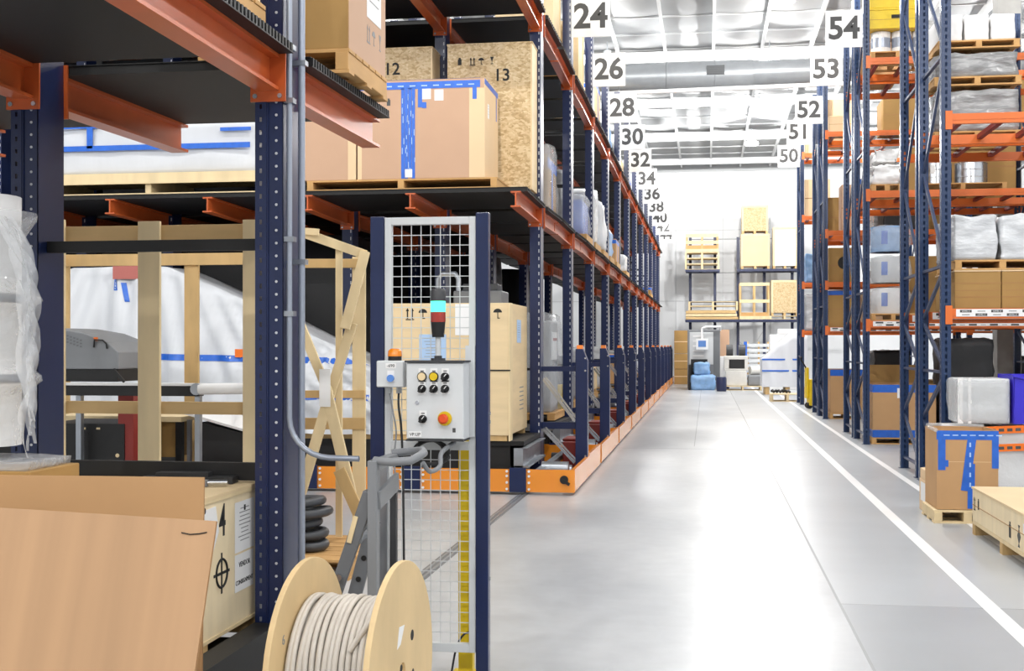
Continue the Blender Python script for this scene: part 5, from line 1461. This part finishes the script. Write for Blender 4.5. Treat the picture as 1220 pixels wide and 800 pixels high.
bx('cardboard_carton', 'tan carton above sign 52 on the sign 51 rack', 'box', 2.63, 3.4, DC + 0.1, 1.0, 6.25 + S, 1.0, 'cardside')
bx('cardboard_carton', 'brown carton on the 4 m shelf of the sign 51 rack', 'box', 2.63, 3.4, DC + 0.1, 1.0, 4.1 + S, 0.9, 'carddk')
bx('wrapped_load', 'white wrapped load on the low shelf of the sign 51 rack', 'wrapped load', 2.63, 3.4, DC + 0.1, 1.0, 2.0 + S, 0.9, 'wrap', lump=0.05)
for lab, z, h, m, lu in (('white wrapped load on the 2 m shelf of the sign 50 rack', 2.0 + S, 1.0, 'wrap', 0.05), ('pale blue wrapped load on the 3.3 m shelf of the sign 50 rack', 3.3 + S, 0.8, 'bluewrap', 0.05),
                     ('cream carton on the 5 m shelf of the sign 50 rack', 5.1 + S, 1.0, 'cardside', 0), ('yellowish carton on the top shelf of the sign 50 rack', 6.8 + S, 0.6, 'cardside', 0)):
    bx('rack_load', lab, 'load', 2.63, 3.3, EA + 0.12, 1.0, z, h, m, lump=lu)
# yellow hand pallet truck by the sign 50 rack
t = thing('pallet_truck', 'yellow pallet truck standing under the sign 50 rack', 'pallet truck', (2.66, YD(31.7), 0), -1.45)
part('mast', MB().box(-0.2, 0.2, -0.12, 0.12, 0.08, 0.75), 'yellow', t, 0.03)
part('cover', MB().box(-0.16, 0.16, -0.18, -0.12, 0.25, 1.05), 'yellow', t, 0.03)
part('handle', tube2([(0, -0.15, 1.0), (0, -0.3, 1.25), (0.12, -0.3, 1.3), (-0.12, -0.3, 1.3)], 0.02), 'black', t)
for x in (-0.16, 0.16): part('fork', MB().box(x - 0.07, x + 0.07, 0.12, 1.2, 0.05, 0.11), 'yellow', t)
for x in (-0.1, 0.1): part('wheel', MB().cyl((x - 0.03, -0.1, 0.08), (x + 0.03, -0.1, 0.08), 0.08, n=14), 'black', t)

# ================================================================== FLOOR GOODS IN FRONT (right)
yb0 = YD(12.0)
# taped open box on its pallet
dB = 10.9
xb0, xb1 = at(1117, d=11.2).x, at(1188, d=11.2).x
Yb = YD(11.2) - 0.02; 
Yb = at(1148, d=11.2).y
zb0 = at(1150, 601, d=11.2).z; zb1 = at(1150, 513, d=11.2).z
t, w, d, h = open_carton('open brown carton with a blue tape T on the pallet, right foreground', xb0, xb1, Yb, 0.60, 0.125, zb1 - 0.125, 'card')
tp = MB()
part('blue_tape', MB().box(-w / 2 - .003, w / 2 + .003, -d / 2 - .003, -d / 2, h - 0.085, h - 0.004), 'tape', t)
part('blue_tape', MB().bar((0.04, -d / 2 - 0.002, h - 0.06), (-0.02, -d / 2 - 0.002, 0.17), 0.075, 0.003, (0, 1, 0)).bar((0.035, -d / 2 - 0.0024, h - 0.3), (0.03, -d / 2 - 0.0024, 0.01), 0.06, 0.003, (0, 1, 0)), 'tape', t)
part('blue_tape', MB().box(-w / 2 + 0.01, -w / 2 + 0.075, -d / 2 - .0035, -d / 2, h - 0.36, h - 0.08).box(-w / 2 + 0.06, -w / 2 + 0.10, -d / 2 - .0031, -d / 2, h - 0.33, h - 0.27), 'tape', t)
part('blue_tape', MB().box(w / 2 - 0.055, w / 2 + 0.003, -d / 2 - .0035, -d / 2, h - 0.34, h - 0.08), 'tape', t)
b = MB(); rnd = random.Random(2)
for i in range(7): x = -w / 2 + 0.06 + i * 0.075; b.box(x, x + 0.05, -d / 2 - 0.0042, -d / 2 - 0.0035, h - 0.05, h - 0.04)
for i in range(5): b.box(0.015, 0.03, -d / 2 - 0.005, -d / 2 - 0.004, h - 0.15 - i * 0.09, h - 0.11 - i * 0.09)
part('tape_print', b, 'tapelt', t)
part('film_rim', MB().tube([(-w / 2 - 0.01, -d / 2 - .01, h), (-w / 2 - 0.015, 0, h + 0.01), (-w / 2 + 0.02, d / 2, h + 0.01), (0, d / 2 + .01, h + 0.012), (w / 2, d / 2, h)], 0.018, 8), 'film', t)
part('fold_line', MB().box(-w / 2 + 0.08, w / 2 - 0.06, -d / 2 - 0.001, -d / 2, h * 0.6, h * 0.605), 'cardside', t)
pallet('pallet', 'wooden pallet under the open brown taped carton', w + 0.06, d + 0.04, ((xb0 + xb1) / 2, Yb + 0.30, 0), 0, True, 0.12, 'woodlt')
# small white cartons beside it
xs0, xs1 = at(1091, d=11.9).x, at(1104, d=11.9).x
Ys = at(1097, d=11.75).y
t = carton('cardboard_carton', 'small white-topped carton on the floor, left of the open taped carton', 0.20, 0.36, 0.30, (2.16, 12.52, 0), 0, 'cardside', flaps=True)
part('paper_label', MB().box(-0.101, -0.1, -0.15, 0.1, 0.1, 0.28), 'paper', t)
t = carton('cardboard_carton', 'small pale box stacked on the white-topped carton', 0.19, 0.33, 0.10, (2.16, 12.52, 0.307), 0, 'cardside', flaps=False)
# long wooden crate on skids at the right edge
dC = 9.1
q = at(1156, 660, Z=0.0)
p_front = at(1160, 636, Z=0.12)
X1 = 2.23; 
zc1 = 0.385
Yf = 11.07
t = thing('wooden_crate', 'long pale wooden crate on skids at the right edge, stencilled with arrows', 'crate', (X1, Yf, 0))
Lc = 2.1; Wc = 0.9
part('panel', MB().box(0, Wc, -Lc, 0, 0.12, zc1), 'ply', t, 0.004)
part('lid', MB().box(-0.008, Wc + 0.008, -Lc - 0.008, 0.008, zc1, zc1 + 0.018), 'plyh', t)
part('runner', MB().box(0, 0.09, -Lc, 0, 0.09, 0.12).box(Wc - 0.09, Wc, -Lc, 0, 0.09, 0.12), 'woodlt', t)
for y in (-0.09, -Lc / 2 - .04, -Lc): part('skid', MB().box(0, Wc, y, y + 0.09, 0, 0.09), 'wood', t)
part('batten', MB().box(-0.004, 0, -Lc, 0, (0.12 + zc1) / 2 - 0.002, (0.12 + zc1) / 2 + 0.002), 'cardedge', t)
marks_up(t, -0.06, zc1 - 0.16, 0.10, LEFTF, -0.001, 'ink', ('arrow',)); marks_up(t, -0.24, zc1 - 0.15, 0.09, LEFTF, -0.001, 'ink', ('block',))
marks_up(t, -1.33, 0.17, 0.12, LEFTF, -0.001, 'ink', ('block',))
b = MB().prism([(-1.60, 0.16), (-1.55, 0.22), (-1.60, 0.28), (-1.65, 0.22)], 'x', -0.0015, 0).prism([(-1.60, 0.265), (-1.57, 0.30), (-1.63, 0.30)], 'x', -0.0015, 0).prism([(-1.60, 0.175), (-1.57, 0.14), (-1.63, 0.14)], 'x', -0.0015, 0)
part('stencil_mark', b, 'inkgrey', t)
part('paper_label', MB().box(-0.0015, 0, -1.95, -1.72, 0.26, 0.33), 'paper', t)
# film wrapped crates behind, the lower and upper, with orange tape, and the violet bin
dW = 12.55
Yw = at(1175, d=dW).y
zl0 = 0.0; zl1 = at(1200, 508, d=dW).z; zu1 = at(1200, 453, d=dW).z
xw0 = at(1133, d=dW).x
t = thing('wrapped_crate', 'lower white film-wrapped crate with orange tape, behind the open carton', 'crate', (xw0 + 0.62, Yw + 0.38, 0.0))
part('body', MB().box(-0.58, 0.58, -0.33, 0.33, 0.12, zl1 - 0.02), 'white', t, 0.01)
part('skid', MB().box(-0.58, 0.58, -0.32, -0.22, 0, 0.12).box(-0.58, 0.58, 0.22, 0.32, 0, 0.12), 'wood', t)
part('film_cover', MB().lumpy(-0.60, 0.60, -0.36, 0.36, 0.12, zl1 - 0.015, 0.03, 3, 9, 0.05, 3), 'film', t)
for py0, py1 in ((496, 489), (537, 527)):
    a = at(1150, py0, d=dW - 0.05).z; c = at(1220, py1, d=dW - 0.05).z
    zz = min(a, zl1 - 0.06)
    o_ = part('orange_tape', MB().bar((-0.60, -0.385, zz), (0.60, -0.385, zz + 0.06), 0.004, 0.075), 'otape', t)
    b = MB()
    for i in range(14): b.bar((-0.55 + i * 0.08, -0.3885, zz + i * 0.004), (-0.50 + i * 0.08, -0.3885, zz + 0.0025 + i * 0.004), 0.002, 0.03)
    part('tape_print', b, 'inkgrey', o_)
b = MB()
for i in range(5): b.box(0.1, 0.22, -0.383, -0.381, 0.5 + i * 0.025, 0.51 + i * 0.025)
part('print', b, 'inkfaint', t)
t = thing('wrapped_crate', 'upper clear plastic crate in film, beside the violet bin', 'crate', (xw0 + 0.31, Yw + 0.39, zl1 + 0.02))
part('body', MB().box(-0.20, 0.29, -0.31, 0.31, 0, zu1 - zl1 - 0.01), 'ltgrey', t, 0.02)
part('corner_post', MB().box(-0.22, -0.17, -0.325, -0.311, 0, zu1 - zl1).box(-0.12, -0.09, -0.325, -0.311, 0, zu1 - zl1), 'white', t)
part('film_cover', MB().lumpy(-0.23, 0.29, -0.35, 0.35, 0.0, zu1 - zl1, 0.03, 6, 8, 0.05, 3), 'film', t)
xb_0 = xw0 + 0.56
zb_1 = at(1210, 447, d=dW - 0.3).z
t = thing('plastic_bin', 'violet-blue plastic bin with a white slip, right edge of the photo', 'bin', (at(1194, d=dW - 0.2).x + 0.44, Yw + 0.36, zl1 + 0.02))
hb_ = zb_1 - zl1 - 0.03
b = MB().prism([(-0.29, 0), (0.29, 0), (0.31, hb_ * 0.72), (-0.31, hb_)], 'y', -0.33, -0.325) 
b.prism([(-0.29, 0), (0.29, 0), (0.31, hb_), (-0.31, hb_)], 'y', 0.325, 0.33)
b.prism([(-0.33, 0), (0.33, 0), (0.33, hb_), (-0.33, hb_)], 'x', -0.30, -0.295); b.prism([(-0.33, 0), (0.33, 0), (0.33, hb_ * 0.8), (-0.33, hb_ * 0.8)], 'x', 0.295, 0.30); b.box(-0.29, 0.29, -0.32, 0.32, 0, 0.006)
t.location.x += 0.02
part('body', b, 'binblue', t)
part('rim', MB().bar((-0.32, -0.34, hb_), (0.32, -0.34, hb_ * 0.74), 0.03, 0.03), 'binblue', t)
part('inner_panel', MB().prism([(-0.2, 0.12), (0.25, 0.12), (0.25, hb_ * 0.62), (-0.2, hb_ * 0.72)], 'y', -0.336, -0.331), 'binblue', t)
part('paper_slip', MB().prism([(-0.02, 0.10), (0.29, 0.12), (0.29, 0.24), (0.12, 0.22)], 'y', -0.339, -0.336), 'paper', t)

# ================================================================== FAR END
Yr = 54.2
FXs = [at(px, Y=Yr).x for px in (822, 852, 880, 912, 946)]
t = thing('storage_rack', 'dark blue pallet rack standing against the far white wall', 'rack', (FXs[0], Yr, 0))
lz = (at(860, 381, Y=Yr).z, at(860, 321, Y=Yr).z)
HR = at(860, 280, Y=Yr).z
for x in FXs:
    part('upright', MB().box(x - FXs[0] - 0.06, x - FXs[0] + 0.06, 1.13, 1.25, 0, HR), 'navy', t)
    for z in lz: part('arm', MB().box(x - FXs[0] - 0.05, x - FXs[0] + 0.05, 0.03, 1.13, z - 0.12, z - 0.01), 'navy', t)
L_ = FXs[-1] - FXs[0]
for i, z in enumerate(lz):
    part('beam', MB().box(-0.2 if i == 0 else FXs[2] - FXs[0], L_ + 1.5, -0.03, 0.03, z - 0.1, z), 'navy', t)
    part('beam', MB().box(-0.2 if i == 0 else FXs[2] - FXs[0], L_ + 1.5, 1.0, 1.06, z - 0.1, z - 0.002), 'navy', t)
part('beam', MB().box(-0.2, FXs[1] - FXs[0] + 0.2, -0.03, 0.03, lz[1] - 0.1, lz[1]), 'navy', t); part('beam', MB().box(-0.2, FXs[1] - FXs[0] + 0.2, 1.0, 1.06, lz[1] - 0.1, lz[1] - 0.002), 'navy', t)
for z in (at(860, 283, Y=Yr).z, at(860, 324, Y=Yr).z): part('tie_bar', MB().box(0, L_, 1.15, 1.18, z, z + 0.04), 'grey', t)
for a, b_ in ((0.2, 1.5), (1.5, 0.2)): part('cross_brace', MB().bar((FXs[2] - FXs[0], 1.17, a + 0.3), (FXs[3] - FXs[0], 1.17, b_ + 0.8), 0.03, 0.05, (0, 1, 0)), 'ltgrey', t)
def fcrate(label, px0, px1, py0, py1, z0=None, m='osb', kind='panel', name='wooden_crate', cat='crate', d=1.0, Y=Yr, detail=True):
    x0, x1 = at(px0, Y=Y).x, at(px1, Y=Y).x; zt = at(px0, py0, Y=Y).z; zb = at(px0, py1, Y=Y).z if z0 is None else z0
    t = thing(name, label, cat, ((x0 + x1) / 2, Y + 0.05, zb)); w = x1 - x0; h = zt - zb
    if kind == 'panel':
        part('panel', MB().box(-w / 2, w / 2, 0, d, 0.12, h), m, t, 0.01)
        part('batten', MB().box(-w / 2 - .01, w / 2 + .01, -0.02, 0, h - 0.1, h).box(-w / 2 - .01, -w / 2 + 0.08, -0.02, 0, 0.12, h - 0.1).box(w / 2 - 0.08, w / 2 + .01, -0.02, 0, 0.12, h - 0.1), 'woodlt', t)
        for x in (-w / 2, -0.05, w / 2 - 0.1): part('skid', MB().box(x, x + 0.1, 0, d, 0, 0.12), 'wood', t)
    elif kind == 'open':
        for x in (-w / 2, -0.04, w / 2 - 0.08):
            part('post', MB().box(x, x + 0.08, 0, 0.04, 0.0, h), 'wood', t); part('post', MB().box(x, x + 0.08, d - 0.04, d, 0.0, h), 'wood', t)
        for z in (0.0, h * 0.45, h - 0.14): part('rail', MB().box(-w / 2, w / 2, -0.03, 0, z, z + 0.14), 'woodlt', t)
        part('floor_board', MB().box(-w / 2, w / 2, 0.04, d - 0.04, 0.04, 0.3), 'pallet', t)
    return t
za, zb2 = lz[0] + S, lz[1] + S
fcrate('tall white-sided box on the upper shelf of the far wall rack, by the blue uprights', 921, 950, 271, None, zb2, 'white', name='tall_box', cat='box')
t1 = fcrate('cream crate on the upper shelf of the far wall rack', 883, 917, 279, None, zb2, 'cardside')
zt1 = at(883, 279, Y=Yr).z
fcrate('brown strand-board crate at the very top of the far wall stack', 884, 915, 245, None, zt1 + 0.005, 'osb')
fcrate('strand-board crate on the lower shelf of the far wall rack, right end', 919, 951, 334, None, za + 0.16, 'osb')
pallet('pallet', 'wooden pallet under the strand-board crate on the far lower shelf', 1.25, 1.1, (at(935, Y=Yr).x, Yr + 0.58, za), 0, False, 0.15, 'woodlt')
fcrate('open slatted crate on the lower shelf of the far wall rack', 881, 917, 337, None, za + 0.005, kind='open', name='slatted_crate')
# long timber and flat pallets, lower left
x0, x1 = at(817, Y=Yr).x, at(879.5, Y=Yr).x
t = thing('timber_stack', 'long pale timber pack on the lower shelf of the far rack', 'timber', ((x0 + x1) / 2, Yr + 0.55, za))
for i in range(3): part('plank_layer', MB().box(-(x1 - x0) / 2, (x1 - x0) / 2 - i * 0.05, -0.5, 0.5, 0.01 + i * 0.13, 0.12 + i * 0.13), ['woodx', 'woodlt', 'woodx'][i], t)
zt = za + 0.385
for i in range(2):
    pallet('pallet', ['lower', 'upper'][i] + ' flat pallet stacked on the pale timber pack at the far rack', 2.1, 1.0, ((x0 + x1) / 2 + 0.05, Yr + 0.55, zt + 0.005 + i * 0.20), 0, False, 0.19, 'woodlt', 'flat pallets on the far rack')
# pallets with a frame, upper left
x0, x1 = at(816, Y=Yr).x, at(857, Y=Yr).x
for i in range(3):
    pallet('pallet', ['bottom', 'middle', 'top'][i] + ' pallet of the three on the far upper shelf, left end', x1 - x0, 1.0, ((x0 + x1) / 2, Yr + 0.55, zb2 + i * 0.245), 0, False, 0.24, 'woodlt', 'pallets on the far upper shelf')
fcrate('open pale crate frame on top of the three far pallets', 817, 856, 279, None, zb2 + 0.74, kind='open', name='slatted_crate')

# grey machine cabinet with a monitor on an arm
Yg = 46.6
def G(px, py, Y=Yg): return at(px, py, Y=Y)
x0, x1 = G(819, 400).x, G(858, 400).x; cx = (x0 + x1) / 2; w = x1 - x0; zt = G(819, 393).z
t = thing('machine_cabinet', 'big grey machine cabinet with a monitor arm at the far end', 'machine', (cx, Yg, 0))
part('body', MB().box(-w / 2, w / 2, 0.02, 1.2, 0, zt), 'grey', t, 0.02)
part('door', MB().box(-w / 2 + 0.08, w / 2 - 0.25, 0, 0.02, 0.9, zt - 0.1), 'ltgrey', t, 0.01)
part('side_panel', MB().box(w / 2 - 0.24, w / 2 - 0.02, -0.004, 0.02, 0.1, zt - 0.05), 'midgrey', t)
b = MB()
for i in range(5): b.box(-w / 2 + 0.2, -w / 2 + 0.6, -0.008, 0, 1.2 + i * 0.18, 1.25 + i * 0.18)
part('vent_slots', b, 'white', t)
ar = part('monitor_arm', tube2([(0.6, 0.0, zt - 0.02), (0.6, -0.25, zt + 0.1), (0.1, -0.3, zt + 0.1), (-0.06, -0.3, zt + 0.05), (-0.06, -0.3, 1.75)], 0.04), 'white', t)
part('monitor', MB().box(-0.28, 0.16, -0.38, -0.28, 1.45, 1.85), 'white', ar, 0.01); part('screen', MB().box(-0.2, 0.08, -0.386, -0.38, 1.55, 1.78), 'screen', ar)
# blue wrapped item in front
Yq = 45.2
x0, x1 = G(822, 0, Yq).x, G(853, 0, Yq).x; cx = (x0 + x1) / 2; w = x1 - x0
t = thing('wrapped_machine', 'machine under pale blue film in front of the grey cabinet, far end', 'machine', (cx, Yq, 0))
part('lower_wrap', MB().lumpy(-w / 2, w / 2, 0, 0.9, 0, 0.55, 0.06, 2, 8, 0.1, 3), 'bluewrap', t)
part('upper_wrap', MB().lumpy(-w / 2 + 0.1, w / 2 - 0.2, 0.2, 0.85, 0.55, 1.0, 0.06, 4, 8, 0.1, 3), 'bluewrap', t)
part('frame', MB().box(-w / 2 + 0.02, w / 2 - 0.3, 0.9, 0.98, 0, 1.1).box(-w / 2 - 0.06, -w / 2 + 0.02, 0.1, 0.98, 0, 0.9), 'black', t)
# tan panel, reels and engines on a pallet
Ye = 46.3
x0, x1 = G(853, 0, 48.2).x, G(869, 0, 48.2).x
t = thing('tan_board', 'upright tan board standing right of the far grey cabinet', 'board', ((x0 + x1) / 2, 48.2, 0)); w = x1 - x0
part('board_panel', MB().box(-w / 2, w / 2, 0, 0.05, 1.05, G(855, 393, 48.2).z), 'cardlt', t); part('easel_leg', MB().box(-w / 2, -w / 2 + 0.06, 0, 0.05, 0, 1.05).box(w / 2 - 0.06, w / 2, 0, 0.05, 0, 1.05), 'wood', t)
x0, x1 = G(862, 0, 45.2).x, G(908, 0, 45.2).x; cx = (x0 + x1) / 2
pallet('pallet', 'wide wooden pallet on the floor under the beige motor unit, far end', x1 - x0, 1.1, (cx, 45.7, 0), 0, True, 0.15, 'woodlt')
t = thing('motor_unit', 'beige motor unit with dark pulleys on the far floor pallet', 'machine', (G(877, 0, 45.3).x, 45.7, 0.152))
part('base_block', MB().box(-0.38, 0.38, -0.4, 0.4, 0, 0.55), 'machine', t, 0.03)
part('frame', MB().box(-0.42, 0.42, -0.35, 0.35, 0.55, 0.62).box(-0.42, -0.25, -0.35, 0.35, 0.62, 0.95).box(0.3, 0.42, -0.35, 0.35, 0.62, 0.95).box(-0.42, 0.42, -0.35, 0.35, 0.95, 1.08), 'machine', t, 0.015)
part('dark_core', MB().box(-0.24, 0.29, -0.3, 0.3, 0.63, 0.94), 'black', t)
for x in (-0.22, 0.22): part('pulley', MB().cyl((x - 0.12, 0, 1.28), (x + 0.12, 0, 1.28), 0.2, n=18), 'dark', t)
part('gearbox', MB().box(0.42, 0.9, -0.3, 0.3, 0.0, 0.4), 'grey', t, 0.05)
part('motor', MB().cyl((0.5, -0.1, 0.55), (1.0, 0.1, 0.55), 0.15, n=16), 'machine', t)
# upright slatted pallet leaning behind
t = thing('slatted_screen', 'grey slatted pallet standing on edge at the far end', 'pallet', (G(903, 0, 49.5).x, 49.5, 0))
for i in range(8): part('slat', MB().box(-0.45, 0.45, 0, 0.03, 0.15 + i * 0.2, 0.27 + i * 0.2), 'ltgrey', t)
for x in (-0.42, 0, 0.36): part('upright_batten', MB().box(x, x + 0.07, 0.03, 0.12, 0, 1.75), 'wood', t)
b = MB().box(-0.06, 0.06, 0, 0.04, 0, 1.75)
solo('blue_board', b, 'tape', 'narrow blue board standing left of the slatted pallet, far end', 'board', (G(888, 0, 49.5).x, 49.4, 0))
solo('blue_barrel', MB().tube([(0, 0, 0), (0, 0, 0.05), (0, 0, 0.45), (0, 0, 0.5)], [0.16, 0.18, 0.18, 0.16], 20), 'navy', 'dark blue barrel right of the far grey cabinet', 'barrel', (G(859.5, 0, 44.2).x, 44.2, 0))
t = thing('white_column_unit', 'slim white unit beside the dark blue barrel, far end', 'machine', (G(862, 0, 47.0).x, 47.0, 0))
part('body', MB().box(-0.15, 0.15, -0.2, 0.2, 0, 1.2), 'white', t, 0.02); part('base', MB().box(-0.2, 0.2, -0.25, 0.25, 0, 0.2), 'navy', t)
# white sheeted mound with blue lines
Ym = 41.5
x0, x1 = G(908, 0, Ym).x, G(962, 0, Ym).x
t = thing('covered_stack', 'white sheeted mound with blue tape lines before the far rack', 'covered load', (x0, Ym, 0))
def mound(u, v):
    W = x1 - x0; 
    x = W * u; h = 1.15 + 0.75 * min(1, u * 1.5)
    if v < 0.4: s = v / 0.4; return (x, 0.12 * s + 0.03 * math.sin(x * 11 + s * 3), 0.25 + (h - 0.25) * s)
    if v < 0.6: s = (v - 0.4) / 0.2; return (x, 0.12 + 1.4 * s, h + 0.25 * math.sin(PI * s) * u)
    s = 1 - (v - 0.6) / 0.4; return (x, 1.52 + 0.1 * (1 - s), 0.25 + (h - 0.25) * s)
part('sheeting', MB().grid(mound, 20, 30), 'tarp', t)
side = MB(); side.add([(0, 0.0, 0.25), (0, 0.12, 1.15), (0, 1.52, 1.15), (0, 1.6, 0.25)], [(0, 1, 2, 3)]); side.add([(x1 - x0, 0.0, 0.25), (x1 - x0, 0.12, 1.9), (x1 - x0, 1.52, 1.9), (x1 - x0, 1.6, 0.25)], [(0, 1, 2, 3)])
part('sheet_end', side, 'tarp', t)
for z in (0.75, 1.12): part('blue_tape', MB().box(-0.004, x1 - x0, -0.045 + 0.12 * (z - .25), -0.035 + 0.12 * (z - .25), z, z + 0.05), 'tape', t)
for x in (0.1, 0.75, 1.35): part('foot', MB().box(x, x + 0.14, 0.1, 1.5, 0, 0.27), 'wood', t)
solo('white_boxes', MB().box(-0.5, 0.5, 0, 0.6, 0, 2.0).box(-0.2, 0.5, 0, 0.6, 2.0, 2.2), 'white', 'tall white equipment case behind the sheeted mound', 'case', (G(934, 0, 46).x, 46.0, 0), bevel=0.02)
# low wooden pallet with tools before the mound
p0 = at(918, 479, Z=0.0)
pallet('pallet', 'small wooden pallet with black straps in front of the sheeted mound', 0.95, 0.9, (p0.x + 0.48, p0.y + 0.5, 0), 0, True, 0.22, 'woodlt')
solo('strap_heap', MB().tube([(-0.3 + 0.03 * i, 0.1 * math.sin(i * 1.3), 0.05 + 0.03 * math.sin(i * 2.1)) for i in range(18)], 0.035, 6), 'rubber', 'black straps lying on the small pallet before the mound', 'straps', (p0.x + 0.35, p0.y + 0.4, 0.24))
# brown cartons stacked beyond the left racks
xs = at(797, Y=53.0).x
for i, (z, h) in enumerate(((0.0, 0.62), (0.625, 0.62), (1.25, 0.95))):
    t = carton('cardboard_carton', ['bottom', 'middle', 'top'][i] + ' brown carton of the stack beyond the last left rack', 0.62, 0.8, h, (-1.02, 52.4, z + i * 0.01), 0, 'carddk', flaps=False)
    part('tape_line', MB().box(-0.311, 0.311, -0.4015, -0.4, h * 0.5, h * 0.5 + 0.03), 'cardside', t)
